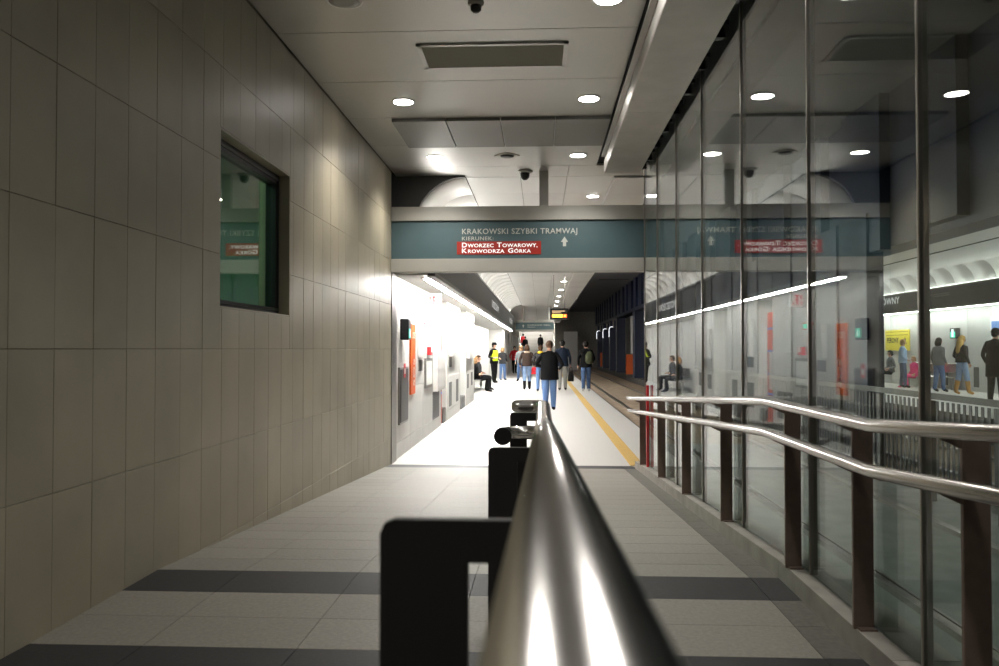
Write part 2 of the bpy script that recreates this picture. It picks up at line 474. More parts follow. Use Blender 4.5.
boxes('tray_body', [(-2.95, -2.55, 5.5, 6.15, 1.46, 1.6), (-2.93, -2.57, 5.52, 6.13, 1.66, 1.68)], 'white', sp)
for tx, ty in ((-2.94, 5.51), (-2.56, 6.14), (-2.94, 6.14)): box('tray_post', tx - .01, tx + .01, ty - .01, ty + .01, 1.6, 1.84, 'white', sp)
box('paper_stack', -2.92, -2.58, 5.54, 6.1, 1.68, 1.84, 'paper', sp)
bl = empty('office_cabinet', (-4.6, 7.4, 0.5), 'dark green cabinet against the far wall of the office', 'cabinet')
box('cabinet_body', -4.98, -4.45, 6.2, 8.8, 0.5, 2.35, 'office_dark', bl)
box('cabinet_door', -4.45, -4.43, 6.22, 7.48, 0.55, 2.3, 'office_dark', bl)
box('cabinet_door', -4.45, -4.43, 7.52, 8.78, 0.55, 2.3, 'office_dark', bl)
ol = empty('office_fill_lamp', (-3.4, 5.8, 3.5), 'added square fill lamp inside the office behind the window', 'painted reflection')
box('lamp_body', -3.8, -3.0, 5.4, 6.2, 3.44, 3.5, 'white', ol)
box('lamp_diffuser', -3.77, -3.03, 5.43, 6.17, 3.43, 3.44, 'fill_office', ol)  # unseen lamp added to brighten the room behind the window

# ceiling of the corridor
ce = box('ceiling', XL - 0.2, 1.7, YB, 11.2, ZC + 0.045, ZC + 0.16, 'dark_void')
tag(ce, 'satin metal panel ceiling above the ramp', 'ceiling', kind='structure')
cj = [6.006 + 1.133 * k for k in range(-7, 5)]
for a, b in zip(cj[:-1], cj[1:]):
    box('ceiling_panel', XL + 0.004, 0.715, a + 0.004, b - 0.004, ZC, ZC + 0.03, 'ceiling_metal', ce, bev=0.002)
box('ceiling_panel', XL + 0.004, 0.36, cj[-1] + 0.004, 11.2, ZC, ZC + 0.03, 'ceiling_metal', ce, bev=0.002)
box('ceiling_panel', 0.368, 1.68, cj[-1] + 0.004, 11.2, ZC, ZC + 0.03, 'ceiling_metal', ce, bev=0.002)
# four dropped access panels
for k in range(4):
    x0 = -1.53 + 0.56 * k
    box('access_panel', x0 + 0.004, x0 + 0.556, cj[9] + 0.02, cj[10] - 0.02, ZC - 0.035, ZC + 0.0, 'ceiling_mesh', ce, bev=0.003)
# beam along the glass
bmn = box('trim_2', 0.775, 1.19, YB, 9.95, 3.66, ZC + 0.14, 'beam_metal')
tag(bmn, 'long metal clad ceiling beam running beside the glass partition', 'beam', kind='structure')
yy = -1.0
for a, b in ((-3, 0.3), (0.3, 2.6), (2.6, 5.0), (5.0, 7.4), (7.4, 9.95)):
    box('beam_panel', 0.768, 1.196, a + .003, b - .003, 3.65, 3.66, 'beam_metal', bmn)
box('beam_flange', 0.715, 0.775, YB, 9.7, 3.79, 3.80, 'steel_dull', bmn)
box('beam_flange', 0.765, 0.775, YB, 9.95, 3.66, 3.80, 'ceiling_metal', bmn)
# slot between beam and glass
sl = box('trim_3', 1.19, 1.62, YB, 10.3, 4.02, 4.10, 'dark_void')
tag(sl, 'dark ceiling slot above the glass partition beside the beam', 'ceiling slot', kind='structure')

# ------------------------------------------------------------------ glass partition
gp = empty('glass_partition', (XG, 5.5, 0.4), 'tall clear glass partition with slim steel uprights along the ramp', 'glass partition')
mull = [0.25, 1.50, 2.776, 3.90, 5.178, 6.441, 7.659, 8.90, 9.98]
for a, b in zip(mull[:-1], mull[1:]):
    za, zb = zf(a) + 0.092, zf(b) + 0.092
    if a < Y1 < b or a < Y0 < b:
        ym = Y1 if a < Y1 < b else Y0
        poly = [(a, za), (ym, zf(ym) + 0.092), (b, zb), (b, 3.78), (a, 3.78)]
    else:
        poly = [(a, za), (b, zb), (b, 3.78), (a, 3.78)]
    poly = [(min(max(p, a + .004), b - .004), q) for p, q in poly]
    prism('glass_pane', poly, 'x', XG - 0.006, XG + 0.006, 'glass', gp)
for k, y in enumerate(mull):
    box('upright', XG - 0.014, XG + 0.022, y - 0.008, y + 0.008, zf(y) + 0.09, 3.86, 'mullion', gp, bev=0.003)
    for dy in (0.0, 0.62):
        if y + dy > 10.0: continue
        boxes('glass_bracket', [(1.17, XG + 0.05, y + dy - 0.016, y + dy + 0.016, 3.80, 3.83), (XG - 0.03, XG + 0.03, y + dy - 0.03, y + dy + 0.03, 3.70, 3.80),
                                (1.17, 1.19, y + dy - 0.03, y + dy + 0.03, 3.76, 3.87)], 'black_frame', gp)
rs_ = box('edge_strip', XG - 0.045, XG - 0.016, 9.55, 9.60, zf(9.57) + .09, 1.10, 'red', gp)
rs_['label'] = 'red upright edge strip'

# ------------------------------------------------------------------ handrail along the glass
def rail_pts(x, dz, ya, yb):
    ys = [y for y in (ya, Y0, Y1, yb)]
    return [(x, y, (zf(y) if y < YT else 0) + dz) for y in ys]
hr = empty('handrail', (1.16, 5.5, 0.4), 'double stainless handrail on dark flat posts in front of the glass', 'handrail')
tube('top_rail', rail_pts(1.12, 0.88, -1.0, 10.62), 0.024, 'steel', hr, n=20)
tube('lower_rail', rail_pts(1.12, 0.725, -1.0, 10.55), 0.024, 'steel', hr, n=20)
for y in (1.50, 2.36, 3.17, 4.03, 5.45, 6.93, 8.33, 9.85):
    z = zf(y)
    pst = box('post', 1.172, 1.248, y - 0.008, y + 0.008, z + 0.088, z + 0.86, 'post_brown', hr, bev=0.002)
    box('post_foot', 1.185, 1.248, y - 0.04, y + 0.04, z + 0.088, z + 0.098, 'post_brown', pst)
    for dz in (0.86, 0.705):
        prism('rail_bracket', [(1.115, z + dz - 0.006), (1.172, z + dz - 0.032), (1.18, z + dz - 0.032), (1.18, z + dz - 0.008), (1.13, z + dz + 0.004)], 'y', y - 0.006, y + 0.006, 'post_brown', pst)

# ------------------------------------------------------------------ centre handrail under the camera
XC = 0.011
ch = empty('centre_handrail', (XC - .06, 1.8, 0.4), 'polished stainless centre handrail running away from the viewer on black posts', 'handrail')
RC = 0.030
SC = (HC - 0.083 - 1.258) / Y0
def crail(y, dz): return HC - 0.083 - SC * min(y, Y0) + dz
def arc(c, r, a0, a1, n, z):
    return [(c[0] + r * math.cos(math.radians(a0 + (a1 - a0) * i / n)), c[1] + r * math.sin(math.radians(a0 + (a1 - a0) * i / n)), z) for i in range(n + 1)]
ze = crail(Y0, 0)
pts = [(XC, -1.2, crail(-1.2, 0)), (XC, Y0, ze), (XC, 3.70, ze)] + arc((XC - 0.055, 3.70), 0.055, 10, 90, 6, ze) + [(XC - 0.10, 3.755, ze)]
vs, fs = tube_geo(pts + [(XC - 0.125, 3.755, ze), (XC - 0.138, 3.755, ze), (XC - 0.147, 3.755, ze)], [RC] * len(pts) + [RC * .97, RC * .8, RC * .45], 28)
tr_ = pyd('top_rail', vs, fs, 'steel_polish', ch, smooth=True)
bm = bmesh.new(); bm.from_mesh(tr_.data); bmesh.ops.recalc_face_normals(bm, faces=bm.faces); bm.to_mesh(tr_.data); bm.free()
zl = ze - 0.10
pts = [(XC, -1.2, crail(-1.2, -0.10)), (XC, Y0, zl), (XC, 3.5, zl)] + arc((XC - 0.085, 3.48), 0.085, 8, 172, 12, zl) + [(XC - 0.17, 3.48, zl), (XC - 0.17, 3.42, zl)]
lr_ = tube('lower_rail', pts, RC, 'steel_polish', ch, n=20)
tube('rail_end_cap', [(XC - 0.17, 3.425, zl), (XC - 0.17, 3.40, zl)], 0.037, 'post_black', lr_, n=24)
for y in (0.70, 2.13, 3.62):
    zt = crail(y, 0) - (0.038 if 2 < y < 3 else 0.018); zb = zf(y)
    x0, x1, x2 = -0.137, -0.062, XC - 0.004
    r = 0.012
    poly = [(x0, zb), (x1, zb), (x1, zt - 0.036), (x2, zt - 0.036), (x2, zt), (x0 + r, zt), (x0 + r * .3, zt - r * .3), (x0, zt - r)]
    pst = prism('post', poly, 'y', y - 0.006, y + 0.006, 'post_black', ch)
    box('post_foot', x0 - 0.03, x1 + 0.03, y - 0.06, y + 0.06, zb - 0.004, zb + 0.008, 'post_black', pst)

# ------------------------------------------------------------------ portal sign
YS = 10.72
def sz_(y): return onY(390, y, YS)[1]
zt0, zt1, zt2, zt3 = sz_(207), sz_(221), sz_(259), sz_(272)
sg = empty('direction_sign', (0, YS, zt3), 'wide teal and grey overhead tram direction sign at the end of the ramp', 'sign')
box('sign_top_frame', XL + 0.002, 1.60, YS, YS + 0.22, zt1, zt0, 'sign_grey', sg, bev=0.004)
sgb = box('sign_board', XL + 0.002, 1.60, YS + 0.03, YS + 0.19, zt2, zt1, 'sign_teal', sg)
box('sign_lower_frame', XL + 0.002, 1.60, YS, YS + 0.22, zt3, zt2, 'sign_grey', sg, bev=0.004)
box('sign_hanger', -0.02, 0.10, YS + 0.12, YS + 0.20, zt0, ZC, 'sign_grey', sg)
YF = YS + 0.03
def sX(x, y): return onY(x, y, YF)[0]
def sZ(x, y): return onY(x, y, YF)[1]
def sign_line(txt, x0, x1, y0, y1, m, **k):
    a = sX(x0, y1); b = sX(x1, y1); zz0 = sZ(x0, y1); zz1 = sZ(x0, y0)
    lettering('lettering', txt, (a, YF - 0.006, zz0), (1, 0, 0), (0, 0, 1), b - a, zz1 - zz0, m, sgb, **k)
sign_line('KRAKOWSKI SZYBKI TRAMWAJ', 461.6, 577.3, 228.6, 234.2, 'lettering')
sign_line('KIERUNEK:', 461.6, 493.5, 236.6, 240.4, 'lettering')
rb = box('destination_panel', sX(457, 248), sX(541, 248), YF - 0.006, YF, sZ(500, 254.4), sZ(500, 241.4), 'sign_red', sgb)
sign_line('DWORZEC TOWAROWY,', 461.6, 537.5, 242.6, 247.4, 'lettering_bright', smallcaps=True, bold=0.022)
sign_line('KROWODRZA GÓRKA', 461.6, 531, 248.4, 253.0, 'lettering_bright', smallcaps=True, bold=0.022)
ax, az0, az1 = sX(564.5, 240), sZ(564, 246.2), sZ(564, 236.6)
hw = 0.047; zm = az0 + (az1 - az0) * .45
prism('direction_arrow', [(ax - hw * .45, az0), (ax + hw * .45, az0), (ax + hw * .45, zm), (ax + hw, zm), (ax, az1), (ax - hw, zm), (ax - hw * .45, zm)], 'y', YF - 0.006, YF, 'lettering', sgb)

# ------------------------------------------------------------------ ceiling fittings in the corridor
def downlight(x, y, z, m, label, spot=0.0, r=0.092, group=None):
    e = empty('downlight', (x, y, z), label, 'ceiling light', group)
    lathe('lamp_trim', [(r + 0.022, 0), (r + 0.020, -0.006), (r, -0.008), (r, 0)], (x, y, z), 'lamp_ring', e, n=28)
    lathe('lamp_lens', [(r - .001, -0.001), (r - 0.001, -0.009), (r * .6, -0.012)], (x, y, z), m, e, n=28)
    if spot:
        ld = bpy.data.lights.new('downlight_beam', 'SPOT'); ld.energy = spot; ld.spot_size = math.radians(128); ld.spot_blend = 0.75
        ld.shadow_soft_size = 0.07; ld.color = (1.0, 0.945, 0.87)
        lo = bpy.data.objects.new('lamp_beam', ld); link(lo, e, (x, y, z - 0.02))
    return e
S = CORRIDOR_SPOT
downlight(-1.31, 7.72, ZC, 'lamp_corridor', 'lit round downlight by the left wall before the access panels', S * 1.25)
downlight(0.453, 7.71, ZC, 'lamp_corridor', 'lit round downlight by the beam before the access panels', S)
downlight(-1.30, 9.98, ZC, 'lamp_corridor', 'lit round downlight by the left wall beyond the access panels', S * 1.25)
downlight(0.452, 9.97, ZC, 'lamp_corridor', 'lit round downlight by the beam beyond the access panels', S)
downlight(0.453, 5.50, ZC, 'lamp_corridor', 'lit round downlight cut by the top edge nearer than the vent', S)
downlight(-1.33, 5.45, ZC, 'lamp_off', 'unlit round downlight at the top edge by the left wall', 0, r=0.105)
downlight(0.453, 3.22, ZC, 'lamp_corridor', 'lit round downlight above the landing by the beam', S * .45)
downlight(-1.31, 3.22, ZC, 'lamp_off', 'unlit round downlight above the landing by the left wall', 0)
downlight(0.453, 0.95, ZC, 'lamp_corridor', 'lit round downlight above the upper ramp by the beam', S * .45)
downlight(-1.31, 0.95, ZC, 'lamp_corridor', 'lit round downlight above the upper ramp by the left wall', S * .45)
downlight(0.453, -1.31, ZC, 'lamp_corridor', 'added unseen downlight behind the viewer by the beam', S * .6)  # extra pair added behind the viewer to brighten near rail and wall
downlight(-1.31, -1.31, ZC, 'lamp_corridor', 'added unseen downlight behind the viewer by the left wall', S * .6)

vx0, vx1, vy0, vy1 = -0.966, 0.213, 6.26, 6.80
ve = empty('ceiling_vent', ((vx0 + vx1) / 2, (vy0 + vy1) / 2, ZC), 'rectangular slatted air vent in the ceiling above the ramp', 'vent')
f_ = 0.035
boxes('vent_frame', [(vx0, vx1, vy0, vy0 + f_, ZC - .014, ZC - .0005), (vx0, vx1, vy1 - f_, vy1, ZC - .014, ZC - .0005), (vx0, vx0 + f_, vy0, vy1, ZC - .014, ZC - .0005), (vx1 - f_, vx1, vy0, vy1, ZC - .014, ZC - .0005)], 'lamp_ring', ve)
box('vent_backing', vx0 + f_, vx1 - f_, vy0 + f_, vy1 - f_, ZC - .002, ZC - .0005, 'dark_void', ve)
n = 13
for i in range(n):
    y = vy0 + f_ + (vy1 - vy0 - 2 * f_) * (i + .5) / n
    pyd('vent_slat', [(vx0 + f_, y - .007, ZC - .003), (vx1 - f_, y - .007, ZC - .003), (vx1 - f_, y + .006, ZC - .013), (vx0 + f_, y + .006, ZC - .013),
                      (vx0 + f_, y - .005, ZC - .002), (vx1 - f_, y - .005, ZC - .002), (vx1 - f_, y + .008, ZC - .012), (vx0 + f_, y + .008, ZC - .012)], BF, 'grille', ve)
sp_ = empty('ceiling_speaker', (-0.41, 9.93, ZC), 'dark diamond shaped speaker grille in the ceiling beyond the access panels', 'speaker')
prism('speaker_plate', [(-0.41 + 0.155 * math.cos(a) * (1.0 if k % 2 == 0 else 0.78), 9.93 + 0.15 * math.sin(a) * (1.0 if k % 2 == 0 else 0.78)) for k, a in enumerate([math.pi / 4 * i for i in range(8)])], 'z', ZC - 0.012, ZC - 0.0005, 'grille', sp_)
lathe('speaker_cone', [(0.085, 0), (0.075, -0.012), (0.03, -0.016)], (-0.41, 9.93, ZC - 0.012), 'black_plastic', sp_)
sd = empty('smoke_detector', (-0.44, 5.52, ZC), 'small smoke detector on the ceiling at the top edge of the picture', 'smoke detector')
lathe('detector_base', [(0.055, 0), (0.055, -0.018), (0.045, -0.026)], (-0.44, 5.52, ZC), 'grille', sd)
lathe('detector_head', [(0.038, 0), (0.036, -0.03), (0.02, -0.045), (0.008, -0.048)], (-0.44, 5.52, ZC - 0.026), 'black_plastic', sd)
cx, cy = onZ(525, 171, ZC)
cc = empty('security_camera', (cx, cy, ZC), 'black dome security camera on the ceiling just before the sign', 'camera')
lathe('camera_base', [(0.10, 0), (0.10, -0.018), (0.07, -0.03)], (cx, cy, ZC), 'steel_dull', cc)
lathe('camera_dome', [(0.062, 0), (0.062, -0.03), (0.052, -0.065), (0.028, -0.088), (0.006, -0.094)], (cx, cy, ZC - 0.03), 'black_plastic', cc)

# ================================================================== PLATFORM
YE = 74.0
XE = 1.91
XW = -1.98
pf = box('floor', XW - 0.7, XE - 0.02, YT, YE, -0.5, 0.0, 'platform_floor')
tag(pf, 'pale polished platform floor beside the tram track', 'floor', kind='structure')
pe = box('platform_edge', XE - 0.02, XE, YT, YE, -0.5, -0.0, 'edge_dark', pf)
ys_ = empty('tactile_strip', (1.25, 40, 0), 'yellow tactile warning strip along the platform edge', 'tactile strip')
n = 0
y = YT + 0.02
while y < 60:
    L = 0.4 if y < 28 else 1.2
    boxes('strip_tile', [(1.16, 1.345, y + .002, y + L - .002, 0, 0.004)] + ([(1.168 + .03 * k, 1.186 + .03 * k, y + .004, y + L - .004, .004, .009) for k in range(6)]), 'yellow_strip', ys_)
    y += L
# side of the ramp / corridor structure below the glass
# platform left wall: structure wall with projecting blocks of panels
pw = box('wall_platform', XW - 0.95, XW - 0.70, YT, YE, -0.3, 4.3, 'platform_wall')
tag(pw, 'pale concrete panel wall along the platform', 'wall', kind='structure')
def yX(x): return onX(x, 349, XW)[0]
def pblock(ya, yb, rows, cols):
    ws = (yb - ya) / cols
    box('wall_core', XW - 0.7, XW - 0.03, ya + .01, yb - .01, 0, 2.52, 'platform_wall', pw)
    for c in range(cols):
        for z0, z1 in zip(rows[:-1], rows[1:]):
            box('wall_panel', XW - 0.03, XW, ya + ws * c + .003, ya + ws * (c + 1) - .003, z0 + .003, z1 - .003, 'platform_wall', pw, bev=0.002)
pil = box('trim_4', XL - 0.2, XL + 0.012, YT + 0.005, YT + 0.36, -0.02, 3.4, 'steel_dull')
tag(pil, 'brushed steel pilaster at the end of the stone wall', 'pilaster', kind='structure')
yA, yA2 = YT + 0.36, yX(441)
pblock(yA, yA2, [0.0, 0.22, 0.95, 1.75, 2.52], 4)
yB, yB2 = yX(447), yX(460)
pblock(yB, yB2, [0.0, 0.22, 0.95, 1.75, 2.52], 2)
yC, yC2 = yX(466), yX(474)
pblock(yC, yC2, [0.0, 0.22, 0.95, 1.75, 2.52], 2)
# back of the recesses between the blocks
for a, b in ((yA2, yB), (yB2, yC)):
    box('wall_panel', XW - 0.70, XW - 0.30, a, b, 0.0, 2.52, 'platform_wall', pw)
# beyond the seats: pilasters and flat wall
yS0, yS1 = yC2, 37.0
y = yS1 + 5
while y < YE - 3:
    pblock(y, y + 2.4, [0.0, 0.22, 1.2, 2.52], 1)
    y += 4.8
# protruding boxes, and flat dark plates painting niche shade on the blocks (direct pixel spans on the wall plane)
def wspan(x0, x1, y0, y1):
    ya = onX(x0, 349, XW)[0]; yb = onX(x1, 349, XW)[0]; ym = (x0 + x1) / 2
    return ya, yb, onX(ym, y1, XW)[1], onX(ym, y0, XW)[1]
def wbox(name, x0, x1, y0, y1, dep, m, parent=None, bev=0.004):
    a, b, c, d_ = wspan(x0, x1, y0, y1)
    return box(name, XW + 0.001, XW + dep, a, b, c, d_, m, parent, bev)
for q in ((418, 421.8, 325, 358), (433, 440.6, 352, 390), (449, 455, 320, 356), (466.6, 472, 330, 358)):
    wbox('raised_panel', *q, 0.09, 'platform_wall', pw)
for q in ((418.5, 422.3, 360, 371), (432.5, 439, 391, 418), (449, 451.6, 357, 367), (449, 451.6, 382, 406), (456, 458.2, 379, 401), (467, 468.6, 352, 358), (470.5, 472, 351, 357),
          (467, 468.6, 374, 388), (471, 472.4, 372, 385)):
    wbox('niche_shade', *q, 0.006, 'niche_dark', pw, bev=0)
# solid dark boxes painting the shade of floor-level openings in the recesses
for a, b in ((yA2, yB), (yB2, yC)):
    box('opening_shade', XW - 0.30, XW - 0.02, a + 0.58, b - 0.06, 0, 0.30, 'niche_dark', pw)

# things on the platform wall
a, b, c, d_ = wspan(398, 406, 367, 423)
fc = empty('hydrant_cabinet', (XW, (a + b) / 2, c), 'grey metal hydrant cabinet with red symbol set in the platform wall', 'cabinet')
box('cabinet_frame', XW, XW + 0.03, a, b, c, d_, 'steel_dull', fc, bev=.003)
box('cabinet_door', XW + 0.03, XW + 0.04, a + .03, b - .03, c + .03, d_ - .03, 'grey_door', fc, bev=.002)
zc = (c + d_) / 2 + 0.25
cs_ = box('cabinet_symbol', XW + 0.04, XW + 0.043, a + .25, a + .40, zc, zc + .2, 'red', fc)
box('symbol_mark', XW + 0.043, XW + 0.045, a + .28, a + .36, zc + .05, zc + .13, 'white', fc)
a, b, c, d_ = wspan(399.5, 404, 319, 340)
ex = empty('exit_light', (XW, (a + b) / 2, c), 'black emergency exit light box with green pictogram on the near platform wall', 'exit sign')
y_ = (a + b) / 2
box('exit_housing', XW + 0.001, XW + 0.12, y_ - 0.14, y_ + 0.08, c, d_, 'black_plastic', ex, bev=.01)
box('exit_panel', XW + 0.02, XW + 0.11, y_ + 0.08, y_ + 0.10, c + .03, d_ - .03, 'black_plastic', ex)
boxes('exit_pictogram', [(XW + 0.12, XW + 0.123, y_ - 0.11, y_ + 0.05, c + .03, c + .16)], 'exit_green', ex)
boxes('exit_figure', [(XW + 0.123, XW + 0.125, y_ - 0.05, y_ - .01, c + .05, c + .13)], 'exit_white', ex)
a, b, c, d_ = wspan(409.3, 413.6, 324, 394)
so = empty('emergency_panel', (XW, (a + b) / 2, c), 'tall orange emergency call panel on the platform wall', 'emergency panel')
box('panel_board', XW + 0.001, XW + 0.03, a, b, c, d_, 'orange', so, bev=.004)
lettering('lettering', 'SOS', (XW + 0.031, a + .08, d_ - .22), (0, 1, 0), (0, 0, 1), b - a - .16, 0.10, 'white', so)
lettering('lettering', 'SOS', (XW + 0.031, b - .10, c + .12), (0, 0, 1), (0, -1, 0), 0.42, 0.13, 'white', so)
a, b, c, d_ = wspan(423.5, 428, 323, 330)
s1 = empty('hydrant_sign', (XW, (a + b) / 2, c), 'small red and green safety sign on the platform wall', 'sign')
box('sign_plate', XW + 0.001, XW + 0.012, a, b, c, d_, 'red', s1)
box('sign_field', XW + 0.012, XW + 0.014, b - .25, b - .02, c + .02, d_ - .02, 'exit_green', s1)
a, b, c, d_ = wspan(427, 430, 347, 355)
s2 = empty('fire_alarm', (XW, (a + b) / 2, c), 'small red fire alarm call point on the platform wall', 'fire alarm')
box('alarm_box', XW + 0.001, XW + 0.07, a, a + .22, c, d_, 'red', s2, bev=.008)
box('alarm_button', XW + 0.07, XW + 0.078, a + .06, a + .16, c + .05, c + .14, 'white', s2)
# flag sign
yfl = onX(437, 349, -1.82)[0]
x0f, z0f = onY(427.5, 308.5, yfl); x1f, z1f = onY(441, 293.5, yfl)
fg = empty('flag_sign', (x0f, yfl, z0f), 'white flag sign with red marks sticking out from the platform wall top', 'sign')
box('sign_panel', x0f, x1f, yfl, yfl + .05, z0f, z1f, 'white', fg, bev=.003)
box('sign_arm', XW, x0f, yfl + .01, yfl + .04, z1f - .12, z1f - .06, 'steel', fg)
wf, hf = x1f - x0f, z1f - z0f
boxes('sign_mark', [(x0f + wf * .14, x0f + wf * .20, yfl - .003, yfl, z0f + hf * .18, z0f + hf * .38), (x0f + wf * .14, x0f + wf * .24, yfl - .003, yfl, z0f + hf * .55, z0f + hf * .82),
                    (x0f + wf * .36, x0f + wf * .62, yfl - .003, yfl, z0f + hf * .72, z0f + hf * .82), (x0f + wf * .42, x0f + wf * .52, yfl - .003, yfl, z0f + hf * .18, z0f + hf * .82),
                    (x0f + wf * .42, x0f + wf * .60, yfl - .003, yfl, z0f + hf * .46, z0f + hf * .54), (x0f + wf * .70, x0f + wf * .78, yfl - .003, yfl, z0f + hf * .2, z0f + hf * .34)], 'red', fg)
# orange glass door in first recess
yd = yA2 + 0.05
od = empty('door_1', (XW - .28, (yA2 + yB) / 2, 0), 'orange door with blue bands in the first platform wall recess', 'door', kind='structure')
box('door_leaf', XW - 0.09, XW - 0.05, yA2 + .01, yA2 + .55, 0.02, 2.25, 'orange_door', od)
for z in (0.6, 1.0, 1.45, 1.9):
    box('door_band', XW - 0.05, XW - 0.047, yA2 + .01, yA2 + .55, z, z + .05, 'blue_stripe', od)
# notice board opposite side: framed paper
a, b, c, d_ = wspan(423.5, 431.5, 357, 392)
nb = empty('notice_board', (XW, (a + b) / 2, c), 'slim framed white notice board between the orange panel and raised panel', 'notice board')
box('board_frame', XW + 0.001, XW + 0.03, a + .1, b - .1, 0.85, 1.36, 'steel_dull', nb)
box('board_paper', XW + 0.03, XW + 0.033, a + .16, b - .16, 0.9, 1.31, 'paper', nb)

# soffit, fascia, cove, ceiling on this platform (and mirrored across the tracks)
def overhead(sx, xw, yy0, yy1, dz, lab, first):
    """sx=+1: wall on the left (faces +X); sx=-1: wall on the right. xw wall face"""
    def X(o): return xw + sx * o
    def bx(name, o0, o1, ya, yb, z0, z1, m, parent=None, bev=0):
        a, b = sorted((X(o0), X(o1)))
        return box(name, a, b, ya, yb, z0 + dz, z1 + dz, m, parent, bev)
    so_ = bx('trim_5' if first else 'trim_6', -0.7, 0.46, yy0, yy1, 2.52, 2.60, 'platform_wall')
    tag(so_, lab + ' light soffit above the platform wall', 'soffit', kind='structure')
    fa = bx('trim_7' if first else 'trim_8', 0.46, 0.54, yy0, yy1, 2.52, 3.22, 'fascia')
    tag(fa, lab + ' long dark fascia band carrying the station name', 'fascia', kind='structure')
    bx('fascia_lip', 0.45, 0.555, yy0, yy1, 2.50, 2.56, 'fascia_edge', fa)
    bx('fascia_lip', 0.25, 0.555, yy0, yy1, 3.16, 3.22, 'fascia_edge', fa)
    st = empty('light_strip', (X(0.38), (yy0 + yy1) / 2, 2.5 + dz), lab + ' continuous light strip under the soffit washing the platform wall', 'light strip')
    y = yy0 + 0.4
    while y < yy1 - 0.5:
        L = min(4.0, yy1 - y)
        hs = bx('strip_housing', 0.30, 0.45, y, y + L - .02, 2.505, 2.52, 'steel_dull', st)
        bx('strip_diffuser', 0.345, 0.42, y + .02, y + L - .04, 2.492, 2.505, 'lamp_strip' if first else 'lamp_strip_far', hs)
        y += L
    cv = bx('trim_9' if first else 'trim_10', -0.1, 1.6, yy0, yy1, 4.06, 4.14, 'dark_void')
    tag(cv, lab + ' curved metal cove rising from the fascia to the platform ceiling', 'cove', kind='structure')
    N = 12; o0, o1, z0, z1 = 0.26, 0.95, 3.20, ZC - .015
    pr = [(o0 + (o1 - o0) * (1 - math.cos(math.pi / 2 * i / N)), z0 + (z1 - z0) * math.sin(math.pi / 2 * i / N)) for i in range(N + 1)]
    L = 1.2; me = None; y = yy0 + 0.2
    while y + L < yy1:
        if me is None:
            vs = []
            for yy_ in (y + .012, y + L - .012):
                for (o_, z_) in pr: vs.append((X(o_), yy_, z_ + dz))
                for (o_, z_) in pr: vs.append((X(o_ - .012), yy_, z_ + dz + .012))
            M = N + 1; fs = []
            for i in range(N):
                fs.append((i, i + 1, 2 * M + i + 1, 2 * M + i)); fs.append((M + i, 3 * M + i, 3 * M + i + 1, M + i + 1))
                fs.append((i, M + i, M + i + 1, i + 1)); fs.append((2 * M + i, 2 * M + i + 1, 3 * M + i + 1, 3 * M + i))
            o = pyd('cove_panel', vs, fs, 'cove_metal', cv)
            bm = bmesh.new(); bm.from_mesh(o.data); bmesh.ops.recalc_face_normals(bm, faces=bm.faces)
            for f in bm.faces: f.smooth = True
            bm.to_mesh(o.data); bm.free()
            me = o.data; c0 = WLOC[o.name].copy(); yfirst = y
        else:
            mesh_obj('cove_panel', me, cv, c0 + Vector((0, y - yfirst, 0)))
        y += L
    # end plate closing the cove profile
    poly = [(X(-0.25), 3.1 + dz)] + [(X(0.26), 3.1 + dz)] + [(X(o_), z_ + dz) for o_, z_ in pr] + [(X(o1), ZC + .04 + dz), (X(-0.25), ZC + .04 + dz)]
    if first: prism('cove_end', poly, 'y', yy0 + 0.10, yy0 + 0.14, 'fascia', cv)
    # cove lamp lying on the fascia
    cl = empty('cove_light', (X(0.4), (yy0 + yy1) / 2, 3.22 + dz), lab + ' hidden light line on top of the fascia lighting the cove', 'light strip')
    y = yy0 + .3
    while y < yy1 - 1:
        L = min(5.0, yy1 - y); bx('cove_tube', 0.40, 0.43, y, y + L - .1, 3.22, 3.245, 'lamp_cove' if first else 'lamp_cove_far', cl); y += L
    return fa
fasc = overhead(1, XW, YT + 0.24, 44.0, 0.0, 'near side', True)
tx0 = onX(487, 349, XW + .34)[0]; tx1 = onX(509, 349, XW + .34)[0]
def name_text(xp, y0_, y1_, z, h, ux, parent):
    lettering('station_lettering', 'DWORZEC GŁÓWNY', (xp, y0_, z), ux, (0, 0, 1), abs(y1_ - y0_), h, 'lettering_bright', parent, bold=0.02)
name_text(XW + .542, 24.0, 28.0, 2.76, 0.22, (0, 1, 0), fasc)
name_text(XW + .542, 37.5, 41.2, 2.74, 0.24, (0, 1, 0), fasc)
# platform ceiling panels
pc = box('ceiling', XW - .8, 1.66, YT + .45, YE, ZC + .05, ZC + .2, 'dark_void')
tag(pc, 'metal panel ceiling above the platform', 'ceiling', kind='structure')
cxs = [XW + .95, -0.28, 0.36, 1.0]
y = 11.21
while y < YE - 1.2:
    for k in range(3):
        box('ceiling_panel', cxs[k] + .004, cxs[k + 1] - .004, y + .004, y + 1.196, ZC, ZC + .03, 'platform_ceiling', pc)
    if y > 43.9: box('ceiling_panel', XW - .7, cxs[0] - .004, y + .004, y + 1.196, ZC, ZC + .03, 'platform_ceiling', pc)
    box('ceiling_panel', 1.004, 1.64, y + .004, y + 1.196, ZC - .03, ZC + .03, 'platform_ceiling', pc)
    y += 1.2
ord_ = ['first', 'second', 'third', 'fourth', 'fifth', 'sixth', 'seventh', 'eighth', 'ninth', 'tenth', 'eleventh', 'twelfth', 'thirteenth', 'fourteenth']
for k in range(14):
    downlight(0.80, 12.66 + 4.0 * k, ZC - .0, 'lamp_platform', ord_[k] + ' downlight beyond the sign in the platform ceiling row', PLATFORM_SPOT, r=0.085, group='platform ceiling downlights')

